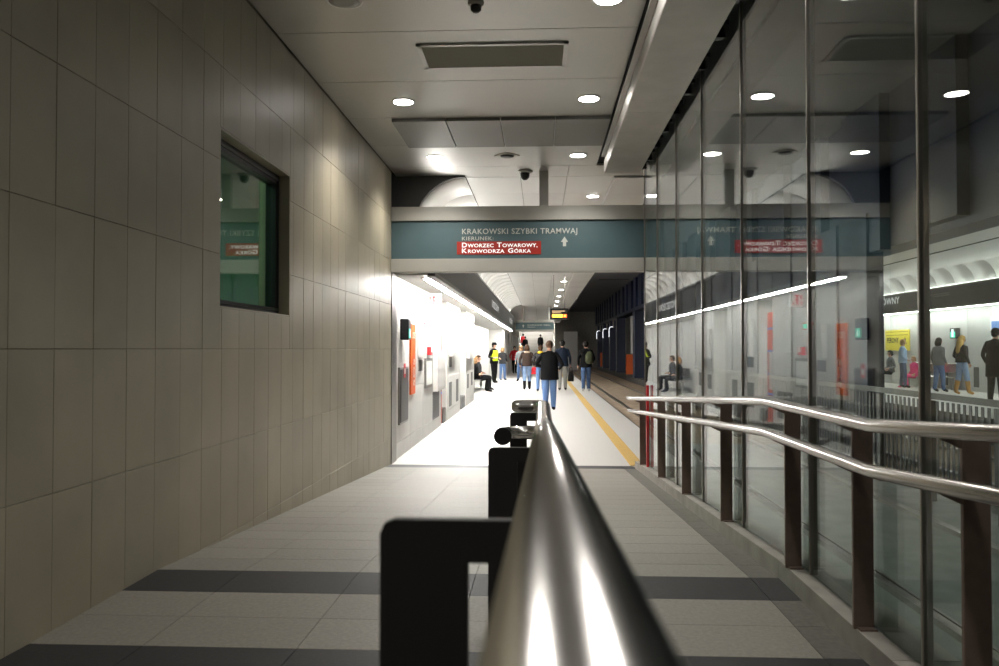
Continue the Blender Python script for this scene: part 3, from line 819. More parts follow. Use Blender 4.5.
# hanging departure board
yb_ = 26.0
bx0, bz1 = onY(550, 308.5, yb_); bx1, bz0 = onY(568.5, 319.5, yb_)
db = empty('departure_board', ((bx0 + bx1) / 2, yb_, bz0), 'black hanging departure board with glowing amber text', 'display')
box('board_case', bx0, bx1, yb_, yb_ + .18, bz0, bz1, 'black_plastic', db, bev=.01)
box('hanger_pole', bx0 + .10, bx0 + .135, yb_ + .07, yb_ + .10, bz1, ZC, 'steel', db)
box('hanger_pole', bx1 - .13, bx1 - .10, yb_ + .07, yb_ + .10, bz1, ZC, 'steel', db)
wB, hB = bx1 - bx0, bz1 - bz0
box('board_line', bx0 + wB * .12, bx0 + wB * .68, yb_ - .004, yb_, bz0 + hB * .20, bz0 + hB * .46, 'amber', db)
box('board_number', bx0 + wB * .72, bx0 + wB * .90, yb_ - .004, yb_, bz0 + hB * .20, bz0 + hB * .46, 'led_red', db)
box('board_digit', bx0 + wB * .77, bx0 + wB * .84, yb_ - .006, yb_ - .004, bz0 + hB * .24, bz0 + hB * .42, 'amber', db)
box('board_heading', bx0 + wB * .12, bx0 + wB * .80, yb_ - .004, yb_, bz0 + hB * .72, bz0 + hB * .80, 'amber_dim', db)
box('board_heading', bx0 + wB * .12, bx0 + wB * .60, yb_ - .004, yb_, bz0 + hB * .58, bz0 + hB * .64, 'amber_dim', db)

# far direction sign
yq = 45.0
qx0, qz1 = onY(515.5, 320.5, yq); qx1, qz0 = onY(554, 331.5, yq)
fs_ = empty('direction_sign', (0, yq, qz0), 'distant teal and grey direction sign hanging over the far platform end', 'sign')
hq = qz1 - qz0
box('sign_board', qx0, qx1, yq, yq + .2, qz0 + hq * .18, qz1 - hq * .18, 'sign_teal', fs_)
box('sign_top_frame', qx0, qx1, yq - .02, yq + .22, qz1 - hq * .18, qz1, 'sign_grey', fs_)
box('sign_lower_frame', qx0, qx1, yq - .02, yq + .22, qz0, qz0 + hq * .18, 'sign_grey', fs_)
lettering('lettering', 'KRAKOWSKI SZYBKI TRAMWAJ', (qx0 + .65, yq - .005, qz0 + hq * .52), (1, 0, 0), (0, 0, 1), 1.25, .08, 'lettering', fs_)
lettering('lettering', 'KIERUNEK:', (qx0 + .65, yq - .005, qz0 + hq * .36), (1, 0, 0), (0, 0, 1), .45, .05, 'lettering', fs_)
hq2 = qz0 + hq * .5
prism('direction_arrow', [(qx0 + p_ * .65, hq2 + q_ * .65) for p_, q_ in ((.62, -.12), (.70, -.12), (.70, 0), (.76, 0), (.66, .14), (.56, 0), (.62, 0))], 'y', yq - .006, yq, 'lettering', fs_)
box('sign_hanger', -1.0, -.9, yq + .08, yq + .14, qz1, ZC, 'sign_grey', fs_)
box('sign_hanger', 0.4, 0.52, yq + .08, yq + .14, qz1, ZC, 'sign_grey', fs_)

# stairs at the far end
stz = empty('staircase', (-0.4, YE, 0), 'stone staircase rising at the far end of the platform', 'staircase')
NS = 22
for i in range(NS):
    box('step', -1.9, 1.2, YE + .30 * i, YE + .30 * (i + 1) + .02, 0 if i < 2 else 0.16 * (i - 1), 0.16 * (i + 1), 'stair_stone', stz)
for x in (-1.95, 1.2):
    prism('stair_side', [(YE, 0), (YE, 0.35), (YE + 6.6, 3.87), (YE + 6.6, 3.2), (YE + .6, 0)], 'x', x, x + .05, 'steel_dull', stz)
    tube('stair_rail', [(x + .02, YE - .1, .95), (x + .02, YE + 6.6, 4.5)], .03, 'steel', stz, n=8)
for k, (xx, yy_) in enumerate(((-1.3, YE + 1.5), (0.6, YE + 1.5), (-1.3, YE + 4.0), (0.6, YE + 4.0))):
    e = empty('stair_fill_lamp', (xx, yy_, 5.2), ('left', 'right')[k % 2] + ' ' + ('lower', 'upper')[k // 2] + ' square fill lamp added above the far staircase', 'painted reflection')
    box('lamp_body', xx - .5, xx + .5, yy_ - .5, yy_ + .5, 5.14, 5.235, 'white', e)
    box('lamp_diffuser', xx - .45, xx + .45, yy_ - .45, yy_ + .45, 5.13, 5.14, 'lamp_cove', e)  # lamps added to brighten the far end above the stairs
sc_ = box('ceiling', -3.2, 1.9, YE, YE + 6.6, 5.24, 5.4, 'platform_ceiling')
tag(sc_, 'pale ceiling above the far staircase', 'ceiling', kind='structure')
we = boxes('wall_far', [(-3.2, 1.9, YE + 6.6, YE + 6.8, 0, 6.5), (1.9, 15.0, YE + 8, YE + 8.2, -0.6, 6.5), (1.25, 1.9, YE, YE + 8, 0, 5.6), (-3.2, -1.98, YE, YE + 8, 0, 5.6)], 'concrete')
tag(we, 'grey concrete end wall behind the far staircase', 'wall', kind='structure')

# ================================================================== TRACKS
ZT = -0.30
tb = box('floor', XE, 8.6, -4, YE + 8, ZT - .3, ZT - .012, 'track_bed')
tag(tb, 'dirty brown track bed between the two platforms', 'track bed', kind='structure')
box('track_slab', 1.45, 5.3, -4, 16.0, ZT - .012, ZT - .002, 'track_slab', tb)
for i, (x, lb) in enumerate(((2.63, 'tram rail nearest the glass partition and near platform'), (4.065, 'second tram rail from the near platform'), (5.95, 'third tram rail counted from the near platform'), (7.39, 'tram rail nearest the opposite platform'))):
    r_ = empty('tram_rail', (x, 30, ZT), lb, 'tram rail')
    box('rail_head', x - .035, x + .035, -4, YE + 7, ZT, ZT + .045, 'rail_steel', r_)
    box('rail_groove', x + .035, x + .075, -4, YE + 7, ZT - .001, ZT + .004, 'dark_void', r_)
    box('rail_lip', x + .075, x + .10, -4, YE + 7, ZT, ZT + .03, 'rail_steel', r_)
kd = box('trim_11', 5.0, 6.2, 20.0, YE, ZT - .02, -0.02, 'edge_dark')
tag(kd, 'low dark plinth between the two tracks', 'plinth', kind='structure')
tc = box('ceiling', 1.92, 8.7, -4, YE + 8, 5.24, 5.4, 'track_ceiling')
tag(tc, 'dark concrete ceiling high above the tracks', 'ceiling', kind='structure')
for x, y in ((2.6, 24), (2.8, 29), (3.0, 36), (3.1, 44)):
    box('ceiling_slot', x, x + 1.6, y, y + .25, 5.225, 5.24, 'dark_void', tc)
ts = boxes('wall_track', [(1.64, 1.68, YT + .5, YE, ZC - .03, 5.3), (1.62, 1.68, -4, 11.2, ZC, 5.3), (8.66, 8.70, -4, YE, 4.02, 5.3)], 'track_ceiling')
tag(ts, 'dark upstand walls between platform ceilings and track ceiling', 'wall', kind='structure')

# blue steel columns with beam
cols = [43.8, 54.0, 59.4, 66.0, 72.0]
clab = ['nearest dark blue steel column between the tracks beside the orange board', 'second dark blue steel column just beyond the first orange board', 'third dark blue steel column between the tracks',
        'fourth dark blue steel column beside the far orange board', 'farthest dark blue steel column between the tracks']
for y, lb in zip(cols, clab):
    e = empty('steel_column', (5.26, y, -0.02), lb, 'column', 'blue columns between the tracks')
    box('column_shaft', 5.0, 5.52, y, y + .9, -0.02, 3.55, 'blue_steel', e, bev=.01)
    box('column_flange', 4.97, 5.03, y - .04, y + .94, -0.02, 3.55, 'blue_steel', e)
    box('column_base', 4.94, 5.58, y - .06, y + .96, -0.02, .10, 'blue_steel', e)
bl_ = empty('blue_wall', (4.9, 25, -.3), 'dark blue panelled screen wall between the tracks ending in a steel pier', 'screen wall')
y = 12.65; k = 0
while y < 37:
    box('wall_panel', 4.90, 5.10, y + .01, y + 2.48, ZT - .02, 3.55, 'blue_steel', bl_)
    box('wall_batten', 4.86, 4.90, y + 1.1, y + 1.4, ZT - .02, 3.55, 'blue_steel', bl_)
    y += 2.5; k += 1
box('wall_pier', 4.86, 5.11, 12.5, 12.65, ZT - .02, 3.55, 'blue_steel', bl_)
bw = empty('steel_beam', (5.2, 50, 3.55), 'deep dark blue ribbed beam carried by the blue columns', 'beam')
box('beam_web', 5.05, 5.5, -3, 37, 3.0, 3.55, 'blue_steel', bw)
box('beam_web', 5.05, 5.5, -3, YE, 3.55, 5.24, 'blue_steel', bw)
box('beam_flange', 4.9, 5.6, 37, YE, 3.55, 3.70, 'blue_steel', bw)
y = -2
k = 0
while y < YE:
    box('beam_rib', 4.90, 5.05, y, y + (1.0 if k % 2 else 1.5), (3.70 if y > 36 else 2.96 + .07 * (k % 3)), 5.24, 'blue_steel', bw)
    y += 1.0 + (1.0 if k % 2 else 1.5) * .6 + .6; k += 1
for y, lb, xa_, xb_ in ((48.0, 'larger orange board between the blue columns', 4.93, 5.50), (69.0, 'small distant orange board between far blue columns', 4.95, 5.55)):
    e = empty('orange_board', ((xa_ + xb_) / 2, y, -.02), lb, 'barrier board')
    box('board_face', xa_, xb_, y, y + .05, 0.05, 1.2, 'orange', e)
    box('board_leg', xa_ + .03, xa_ + .08, y + .05, y + .1, -.02, 1.15, 'steel_dull', e)
    box('board_leg', xb_ - .08, xb_ - .03, y + .05, y + .1, -.02, 1.15, 'steel_dull', e)
# pale wall strip seen in the gap above the orange board and tunnel mouth
tm = boxes('wall_tunnel', [(5.38, 5.6, 49.5, 49.7, 1.25, 3.5), (1.95, 3.1, 70, 70.3, -.3, 3.0)], 'white')
tag(tm, 'pale concrete piers at the tunnel mouth behind the columns', 'wall', kind='structure')
for i, (y, lb) in enumerate(((57.0, 'nearest glowing arc painted as a reflection among the blue columns'), (62.6, 'second glowing arc painted as a reflection among the blue columns'), (69.6, 'third glowing arc painted as a reflection among the blue columns'))):
    e = empty('edge_glint', (4.85, y, 3.1), lb, 'painted reflection', 'painted reflections along the blue columns')
    tube('glint_arc', [(4.70 + .0, y, 2.35), (4.70, y, 2.9), (4.74, y, 3.0), (4.82, y, 3.05), (4.92, y, 3.05), (5.0, y, 3.0)], .014, 'painted_glint', e, n=8)  # glowing arc stands in for reflections on the column edges
    box('glint_mount', 4.95, 5.05, y - .05, y + .05, 2.98, 3.6, 'steel_dull', e)

# fence between the tracks
XF, ZFT = 4.70, 0.99
fe = empty('track_fence', (XF, 30, ZT), 'dark metal bar fence between the two tracks', 'fence')
FY0, FY1 = 7.0, 26.0
box('fence_top_rail', XF - .03, XF + .03, FY0, FY1, ZFT - .07, ZFT, 'fence_dark', fe)
box('fence_lower_rail', XF - .03, XF + .03, FY0, FY1, -0.18, -0.10, 'fence_dark', fe)
y = FY0 + .1; k = 0
while y < FY1 - .2:
    if k % 12: box('fence_bar', XF - .004, XF + .004, y, y + .055, -0.10, ZFT - .09, 'black_frame', fe)
    else: box('fence_post', XF - .03, XF + .03, y, y + .07, ZT - .02, ZFT - .09, 'fence_dark', fe)
    y += .125; k += 1

# ================================================================== OPPOSITE PLATFORM
ZO, XO = 0.19, 13.54
of = box('floor', 8.6, XO + .7, -4, YE, -0.6, ZO, 'platform_floor')
tag(of, 'pale floor of the opposite platform beyond the tracks', 'floor', kind='structure')
box('platform_edge', 8.58, 8.6, -4, YE, -0.6, ZO, 'edge_dark', of)
ow = box('wall_opposite', XO + .03, XO + .3, -4, YE, -.3, 4.6, 'platform_wall')
tag(ow, 'pale concrete panel wall of the opposite platform', 'wall', kind='structure')
y = 10.0; k = 0
while y < 48:
    L = (2.2, 1.4, 3.0)[k % 3]
    for z0, z1 in ((ZO, ZO + .22), (ZO + .22, 1.3), (1.3, 2.85)):
        dx = (0.0, 0.10, 0.0)[k % 3] if z0 > 1 and not 24 < y < 34 else 0
        box('wall_panel', XO - dx, XO + .03, y + .004, y + L - .004, z0 + .004, z1 - .004, 'platform_wall', ow, bev=.003)
    y += L; k += 1
for x, y0_, y1_, xb in ((974, 367, 387, 979), (945, 368, 385, 948)):
    a, c = onX(x, y1_, XO); b, d_ = onX(xb, y0_, XO)
    box('niche_shade', XO - .006, XO - .001, min(a, b), max(a, b), c, onX(x, y0_, XO)[1], 'niche_dark', ow)  # dark plate paints the niche shade, no recess behind it
ofasc = overhead(-1, XO, 10.0, YE, 0.33, 'far side', False)
oy1 = onX(899.5, 300, XO - .542)[0]
name_text(XO - .542, oy1 + 4.6, oy1, onX(899, 303.2, XO - .542)[1], 0.25, (0, -1, 0), ofasc)
oy2 = onX(957, 290, XO - .542)[0]
for k_, (l0, l1) in enumerate(((2.6, .5), (1.6, .5))): box('line_marking', XO - .543, XO - .54, oy2 + l1, oy2 + l0, onX(950, 293 + 2 * k_, XO - .542)[1], onX(950, 293 + 2 * k_, XO - .542)[1] + .03, 'fascia_edge', ofasc)
oc = box('ceiling', 8.70, XO - .9, -4, YE, 4.08, 4.2, 'platform_ceiling')
tag(oc, 'pale ceiling above the opposite platform', 'ceiling', kind='structure')
box('ceiling_groove', 10.45, 10.52, -4, YE, 4.07, 4.08, 'dark_void', oc)
for k, yk in enumerate((12.0, 13.2, 18.0, 19.2, 24.0, 25.2, 30.0, 31.2, 36.0)):
    pass
    downlight(9.35, yk, 4.08, 'lamp_platform', ord_[k] + ' downlight from the near end over the opposite platform', 0, r=0.10, group='opposite platform downlights')
# yellow poster, exit light and blue poster
ya_ = onX(886, 340, XO)[0]; yb2 = onX(910, 340, XO)[0]
pz0 = onX(898, 350.5, XO)[1]; pz1 = onX(898, 330, XO)[1]
yp = empty('yellow_notice', (XO, (ya_ + yb2) / 2, pz0), 'yellow notice board with black lettering on the opposite platform wall', 'notice')
hp = pz1 - pz0; lp = ya_ - yb2
box('notice_board', XO - .03, XO - .001, yb2, ya_, pz0, pz1, 'poster_yellow', yp)
lettering('notice_lettering', 'PERONY', (XO - .031, ya_ - lp * .08, pz0 + hp * .38), (0, -1, 0), (0, 0, 1), lp * .5, hp * .26, 'poster_ink', yp, bold=.03)
box('notice_band', XO - .034, XO - .03, yb2 + lp * .05, ya_ - lp * .05, pz0 + hp * .90, pz0 + hp * .92, 'poster_ink', yp)
box('notice_band', XO - .034, XO - .03, yb2 + lp * .05, ya_ - lp * .05, pz0 + hp * .74, pz0 + hp * .76, 'poster_ink', yp)
yr = yb2 + lp * .12; zr = pz0 + hp * .5
prism('notice_arrow', [(yr, zr), (yr + .12, zr + .12), (yr + .12, zr + .04), (yr + .36, zr + .04), (yr + .36, zr - .04), (yr + .12, zr - .04), (yr + .12, zr - .12)], 'x', XO - .034, XO - .03, 'poster_ink', yp)
ye_ = onX(957, 335, XO)[0]; ze_ = onX(957, 338.5, XO)[1]
eo = empty('exit_light', (XO, ye_, ze_), 'small green exit light on the opposite platform wall above the blonde woman', 'exit sign')
box('exit_housing', XO - .14, XO - .001, ye_ - .2, ye_ + .2, ze_, ze_ + .34, 'grey_door', eo, bev=.01)
box('exit_pictogram', XO - .143, XO - .14, ye_ - .16, ye_ + .16, ze_ + .03, ze_ + .22, 'exit_green', eo)
box('exit_figure', XO - .145, XO - .143, ye_ - .06, ye_ + .06, ze_ + .05, ze_ + .3, 'exit_white', eo)
y1_ = onX(992, 330, XO)[0]
bp_ = empty('blue_poster', (XO, y1_ - .8, 1.6), 'blue and white poster at the right edge on the opposite platform wall', 'poster')
box('poster_frame', XO - .04, XO - .001, y1_ - 1.8, y1_, 1.2, 2.5, 'white', bp_)
box('poster_sheet', XO - .043, XO - .04, y1_ - 1.75, y1_ - .05, 1.9, 2.35, 'poster_blue', bp_)

# enclosure behind the viewer
wb = box('wall_back', -2.4, 14.5, -4.2, -4.0, -.6, 5.6, 'concrete')
tag(wb, 'concrete wall closing the hall behind the viewer', 'wall', kind='structure')

# ================================================================== BENCHES
def bench(xw, sx, ya, yb, z, label):
    e = empty('bench', (xw, (ya + yb) / 2, z), label, 'bench')
    n = 3
    a, b = sorted((xw + sx * .05, xw + sx * .50))
    for i in range(n):
        y0_ = ya + (yb - ya) * i / n
        box('seat', a, b, y0_ + .03, y0_ + (yb - ya) / n - .03, z + .40, z + .44, 'steel', e, bev=.01)
        a2, b2 = sorted((xw + sx * .02, xw + sx * .06))
        box('backrest', a2, b2, y0_ + .03, y0_ + (yb - ya) / n - .03, z + .55, z + .85, 'steel', e, bev=.01)
    for y_ in (ya + .2, yb - .2):
        a3, b3 = sorted((xw + sx * .22, xw + sx * .30))
        box('leg', a3, b3, y_ - .03, y_ + .03, z, z + .40, 'steel_dull', e)
bench(-2.62, 1, 28.4, 32.4, 0.0, 'steel bench with seated travellers in the platform wall recess')
bench(XO - .02, -1, 27.0, 30.6, ZO, 'steel bench under the yellow notice on the opposite platform')

# ================================================================== PEOPLE
def skin_body(joints, edges, rad, sub=2):
    me = bpy.data.meshes.new('tmp'); names = list(joints)
    me.from_pydata([joints[n_] for n_ in names], [(names.index(a), names.index(b)) for a, b in edges], [])
    ob = bpy.data.objects.new('tmp', me); COL.objects.link(ob)
    md = ob.modifiers.new('s', 'SKIN'); md.use_smooth_shade = True
    for i, n_ in enumerate(names):
        r = rad[n_]; me.skin_vertices[0].data[i].radius = r if isinstance(r, tuple) else (r, r)
        me.skin_vertices[0].data[i].use_root = (n_ == 'pelvis')
    ms = ob.modifiers.new('u', 'SUBSURF'); ms.levels = sub; ms.render_levels = sub
    bpy.context.view_layer.update()
    dg = bpy.context.evaluated_depsgraph_get()
    out = bpy.data.meshes.new_from_object(ob.evaluated_get(dg))
    bpy.data.objects.remove(ob); bpy.data.meshes.remove(me)
    return out
def seg_d(p, a, b):
    ab = b - a; t = max(0, min(1, (p - a).dot(ab) / max(ab.length_squared, 1e-9))); return (p - a - ab * t).length
def person(pos, heading, label, h=1.72, top='black_cloth', legs='jeans', shoes='shoe_black', hair='hair_brown', hairstyle='short', stride=0.0,
           arms=((0.05, 0), (0.05, 0)), sit=False, hem=0.84, collar=None, vest=False, child=False, boots=0.0, wide=1.0, hat=None, bare=None):
    """arms: per side (elbow forward bend 0..1, sideways 0..1). local frame: faces +Y"""
    e = empty('person', pos, label, 'person')
    e.rotation_euler = (0, 0, heading)
    s = h / 1.75
    V3 = Vector
    pz = 0.52 if sit else 0.94
    up = pz - 0.94
    J = {'pelvis': V3((0, 0, 0.95 + up)), 'waist': V3((0, 0.005, 1.12 + up)), 'chest': V3((0, 0.0, 1.33 + up)), 'neck': V3((0, -0.005, 1.47 + up)),
         'nape': V3((0, 0.01, 1.545 + up)), 'head': V3((0, 0.03, 1.625 + up)), 'crown': V3((0, 0.02, 1.70 + up))}
    R = {'pelvis': (.155, .115), 'waist': (.145, .105), 'chest': (.165, .115), 'neck': (.06, .06), 'nape': (.058, .06), 'head': (.077, .092), 'crown': (.058, .072)}
    E_ = [('pelvis', 'waist'), ('waist', 'chest'), ('chest', 'neck'), ('neck', 'nape'), ('nape', 'head'), ('head', 'crown')]
    for sd_, sg_ in (('l', -1), ('r', 1)):
        st = stride * sg_
        if sit:
            J[sd_ + 'hip'] = V3((.09 * sg_, .04, .50)); J[sd_ + 'knee'] = V3((.11 * sg_, .46, .52)); J[sd_ + 'ankle'] = V3((.11 * sg_, .44 + .05 * sg_, .09)); J[sd_ + 'toe'] = V3((.13 * sg_, .62 + .05 * sg_, .035))
        else:
            J[sd_ + 'hip'] = V3((.09 * sg_, 0, .87)); J[sd_ + 'knee'] = V3((.095 * sg_, .5 * st + .02 + abs(st) * .1, .49)); J[sd_ + 'ankle'] = V3((.10 * sg_, st, .09 + (0.05 * abs(st) if st < 0 else 0))); J[sd_ + 'toe'] = V3((.115 * sg_, st + .17, .035))
        R[sd_ + 'hip'] = .10 * wide; R[sd_ + 'knee'] = .078 * wide; R[sd_ + 'ankle'] = .062; R[sd_ + 'toe'] = (.040, .032)
        E_ += [('pelvis', sd_ + 'hip'), (sd_ + 'hip', sd_ + 'knee'), (sd_ + 'knee', sd_ + 'ankle'), (sd_ + 'ankle', sd_ + 'toe')]
        bend, side = arms[0 if sg_ < 0 else 1]
        sh = V3((.185 * sg_, 0, 1.40 + up)); el = sh + V3((.045 * sg_ + .14 * side * sg_, -.03 - .05 * bend + .10 * stride * -sg_, -.29 + .07 * side))
        wr = el + V3(((.02 - .16 * bend * (0.5 + side)) * sg_, .05 + .20 * bend, -.25 + .25 * bend))
        hd = wr + (wr - el).normalized() * .075
        J[sd_ + 'sh'] = sh; J[sd_ + 'el'] = el; J[sd_ + 'wr'] = wr; J[sd_ + 'hand'] = hd
        R[sd_ + 'sh'] = .068; R[sd_ + 'el'] = .050; R[sd_ + 'wr'] = .036; R[sd_ + 'hand'] = (.036, .026)
        E_ += [('chest', sd_ + 'sh'), (sd_ + 'sh', sd_ + 'el'), (sd_ + 'el', sd_ + 'wr'), (sd_ + 'wr', sd_ + 'hand')]
    me = skin_body(J, E_, R)
    part_of = {}
    def mat_for(a, b):
        k = b
        if k in ('nape', 'head', 'crown'): return 'skin'
        if k.endswith('hand'): return 'skin'
        if k.endswith('toe'): return shoes
        if k.endswith(('hip', 'knee', 'ankle')): return legs
        return top
    names = [top, legs, 'skin', shoes, 'eye', 'lips'] + ([bare] if bare else [])
    names = list(dict.fromkeys(names))
    bm = bmesh.new(); bm.from_mesh(me)
    for f in bm.faces:
        c = f.calc_center_median()
        best = min(E_, key=lambda q: seg_d(c, J[q[0]], J[q[1]]))
        m_ = mat_for(*best)
        if m_ == top and best[0] == 'pelvis' and c.z < J['pelvis'].z - .02: m_ = legs
        if best[1].endswith('ankle') and c.z < .09 + boots: m_ = shoes
        if best[1].endswith('ankle') and bare and c.z >= .09 + boots: m_ = bare
        f.material_index = names.index(m_); f.smooth = True
    # face: nose, eyes, mouth, ears joined to the body surface
    hc = J['head']
    def blob(c, r, m_, sub=1):
        ret = bmesh.ops.create_icosphere(bm, subdivisions=sub, radius=1, matrix=Matrix.Translation(c) @ Matrix.Diagonal((*r, 1)))
        for v in ret['verts']:
            for f in v.link_faces: f.material_index = names.index(m_); f.smooth = True
    blob(hc + V3((0, .095, -.015)), (.013, .02, .024), 'skin')
    for q in (-1, 1):
        blob(hc + V3((.032 * q, .082, .012)), (.014, .009, .008), 'eye')
        blob(hc + V3((.082 * q, -.005, -.01)), (.012, .022, .032), 'skin')
    blob(hc + V3((0, .084, -.055)), (.024, .010, .007), 'lips')
    # fingers
    for sd_, sg_ in (('l', -1), ('r', 1)):
        wr, hd = J[sd_ + 'wr'], J[sd_ + 'hand']; dr = (hd - wr).normalized(); sdv = V3((0, 1, 0)) if abs(dr.y) < .8 else V3((1, 0, 0))
        sdv = (sdv - dr * sdv.dot(dr)).normalized(); pn = dr.cross(sdv) * (1 if sg_ < 0 else -1)
        for k in range(4):
            b0 = hd + sdv * (.026 - .0175 * k) - dr * .01; L = (.062, .072, .068, .052)[k]
            vs_, fs2 = tube_geo([b0, b0 + dr * L * .55 + pn * .006, b0 + dr * L * .95 + pn * .024], [.0095, .0088, .006], 6)
            bv = [bm.verts.new(v) for v in vs_]
            for f in fs2:
                nf = bm.faces.new([bv[i] for i in f]); nf.material_index = names.index('skin'); nf.smooth = True
        b0 = wr + dr * .035 + sdv * .02
        vs_, fs2 = tube_geo([b0, b0 + dr * .03 + sdv * .025 + pn * .01, b0 + dr * .06 + sdv * .03 + pn * .018], [.011, .010, .007], 6)
        bv = [bm.verts.new(v) for v in vs_]
        for f in fs2:
            nf = bm.faces.new([bv[i] for i in f]); nf.material_index = names.index('skin'); nf.smooth = True
    bm.to_mesh(me); bm.free()
    for n_ in names: me.materials.append(MATS[n_])
    S_ = Matrix.Diagonal((s, s, s, 1))
    me.transform(S_)
    def add(name, me_):
        o = bpy.data.objects.new(name, me_); COL.objects.link(o); o.parent = e; return o
    me.name = 'body'
    add('body', me)
    def shell(name, rings, m_, n=18, cap=True):
        vs_, fs2 = [], []
        for (cx_, cy_, z, rx, ry) in rings:
            for j in range(n):
                a = 2 * math.pi * j / n; vs_.append((s * (cx_ + rx * math.cos(a)), s * (cy_ + ry * math.sin(a)), s * z))
        for i in range(len(rings) - 1):
            for j in range(n):
                q = (j + 1) % n; fs2.append((i * n + j, i * n + q, (i + 1) * n + q, (i + 1) * n + j))
        if cap: fs2.append(tuple(range(n - 1, -1, -1))); fs2.append(tuple(range((len(rings) - 1) * n, len(rings) * n)))
        m2 = bpy.data.meshes.new(name); m2.from_pydata(vs_, [], fs2); m2.materials.append(MATS[m_])
        for p in m2.polygons: p.use_smooth = len(p.vertices) == 4
        return add(name, m2)
    hm = (hem + up) if not sit else 0.50
    k_ = wide
    shell('jacket', [(0, 0, hm, .195 * k_, .150), (0, 0, hm + .03, .200 * k_, .152), (0, 0, 1.0 + up + .02, .190 * k_, .142), (0, 0, 1.15 + up, .178 * k_, .132), (0, 0, 1.30 + up, .190 * k_, .135), (0, -.003, 1.40 + up, .185, .118), (0, -.005, 1.455 + up, .11, .085), (0, -.005, 1.50 + up, .068, .068)], top)
    if collar:
        shell('collar', [(0, -.01, 1.43 + up, .125, .105), (0, -.02, 1.48 + up, .115, .105), (0, -.02, 1.52 + up, .085, .085)], collar)
    if vest:
        shell('safety_vest', [(0, 0, .96 + up, .206, .158), (0, 0, 1.15 + up, .196, .148), (0, 0, 1.30 + up, .20, .148), (0, 0, 1.41 + up, .165, .122)], 'hivis')
        shell('reflective_band', [(0, 0, 1.08 + up, .204, .156), (0, 0, 1.13 + up, .201, .153)], 'shoe_white')
    # hair
    m2 = bpy.data.meshes.new('hair'); bm = bmesh.new()
    bmesh.ops.create_icosphere(bm, subdivisions=3, radius=1, matrix=Matrix.Translation(hc + V3((0, -.018, .032))) @ Matrix.Diagonal((.095, .108, .105, 1)))
    low = [v for v in bm.verts if (v.co.y > hc.y + .045 and v.co.z < hc.z + .055)]
    bmesh.ops.delete(bm, geom=low, context='VERTS')
    if hairstyle == 'long':
        vs_, fs2 = tube_geo([hc + V3((0, -.05, .06)), hc + V3((0, -.075, -.08)), hc + V3((0, -.095, -.22)), hc + V3((0, -.12, -.36)), hc + V3((0, -.125, -.42))], [.075, .095, .10, .085, .03], 12)
    elif hairstyle == 'bob':
        vs_, fs2 = tube_geo([hc + V3((0, -.035, .06)), hc + V3((0, -.05, -.03)), hc + V3((0, -.05, -.12)), hc + V3((0, -.05, -.15))], [.08, .105, .095, .05], 12)
    elif hairstyle == 'bun':
        vs_, fs2 = tube_geo([hc + V3((0, -.08, .07)), hc + V3((0, -.115, .07)), hc + V3((0, -.145, .065)), hc + V3((0, -.16, .06))], [.035, .05, .045, .02], 10)
    else:
        vs_, fs2 = tube_geo([hc + V3((0, -.05, .03)), hc + V3((0, -.06, -.04)), hc + V3((0, -.055, -.075))], [.075, .07, .05], 12)
    bv = [bm.verts.new(v) for v in vs_]
    for f in fs2: bm.faces.new([bv[i] for i in f])
    for f in bm.faces: f.smooth = True
    bm.to_mesh(m2); bm.free(); m2.transform(S_); m2.materials.append(MATS[hair]); add('hair', m2)
    if hat:
        shell('cap', [(0, hc.y - .01, hc.z + .03, .102, .118), (0, hc.y - .01, hc.z + .10, .100, .115), (0, hc.y - .015, hc.z + .145, .07, .085)], hat)
    e['J'] = 0
    del e['J']
    return e, {k: Matrix.Translation(Vector(pos)) @ Matrix.Rotation(heading, 4, 'Z') @ (v * s) for k, v in J.items()}
def foot(x, y, z=0.0):
    a, b = onZ(x, y, z); return (a, b, z)
PI = math.pi
p1, j1 = person(foot(549.5, 411), 0.0, 'person in black hip length jacket and blue jeans walking nearest on the platform', 1.72, 'black_cloth', 'jeans', 'shoe_black', 'hair_brown', 'bun', .10, ((.75, .75), (.55, .7)), hem=.78, wide=1.16)
p2, j2 = person(foot(562.5, 390.5), 0.0, 'person in dark navy jacket and grey trousers carrying a black bag', 1.84, 'navy_cloth', 'grey_trousers', 'shoe_black', 'hair_dark', 'short', .08, ((.1, .3), (.1, .25)), hem=.84, wide=1.05)
p3, j3 = person(foot(586, 391.5), 0.0, 'person in black jacket and jeans with olive backpack near the platform edge', 1.80, 'black_cloth', 'jeans_dark', 'shoe_white', 'hair_dark', 'short', .12, ((.1, .25), (.5, .4)), hem=.84, wide=1.05)
p4, j4 = person(foot(527, 390), 0.05, 'person in brown jacket with pale fur collar, jeans and dark boots', 1.68, 'brown_cloth', 'jeans_light', 'shoe_black', 'hair_brown', 'bob', .16, ((.3, .4), (.2, .4)), hem=.92, collar='fur', boots=.26)
p5, j5 = person(foot(540.5, 391.5), 0.0, 'person with a bright yellow collar half hidden behind the nearest walker', 1.66, 'charcoal_cloth', 'jeans', 'shoe_black', 'hair_brown', 'short', .12, ((.4, .4), (.3, .3)), hem=.92, collar='yellow_cloth')
p6, j6 = person(foot(521, 381.5), PI - .3, 'person in grey jacket and dark jeans coming towards the viewer', 1.68, 'grey_cloth', 'jeans_dark', 'shoe_black', 'hair_light', 'bob', .14, ((.5, .3), (.2, .3)), hem=.9)
p7, j7 = person(foot(514.5, 373.5), PI + .2, 'person in bright red jacket far along the platform wall', 1.70, 'red_cloth', 'black_cloth', 'shoe_black', 'hair_dark', 'short', .14, ((.2, .4), (.2, .4)), hem=.85)
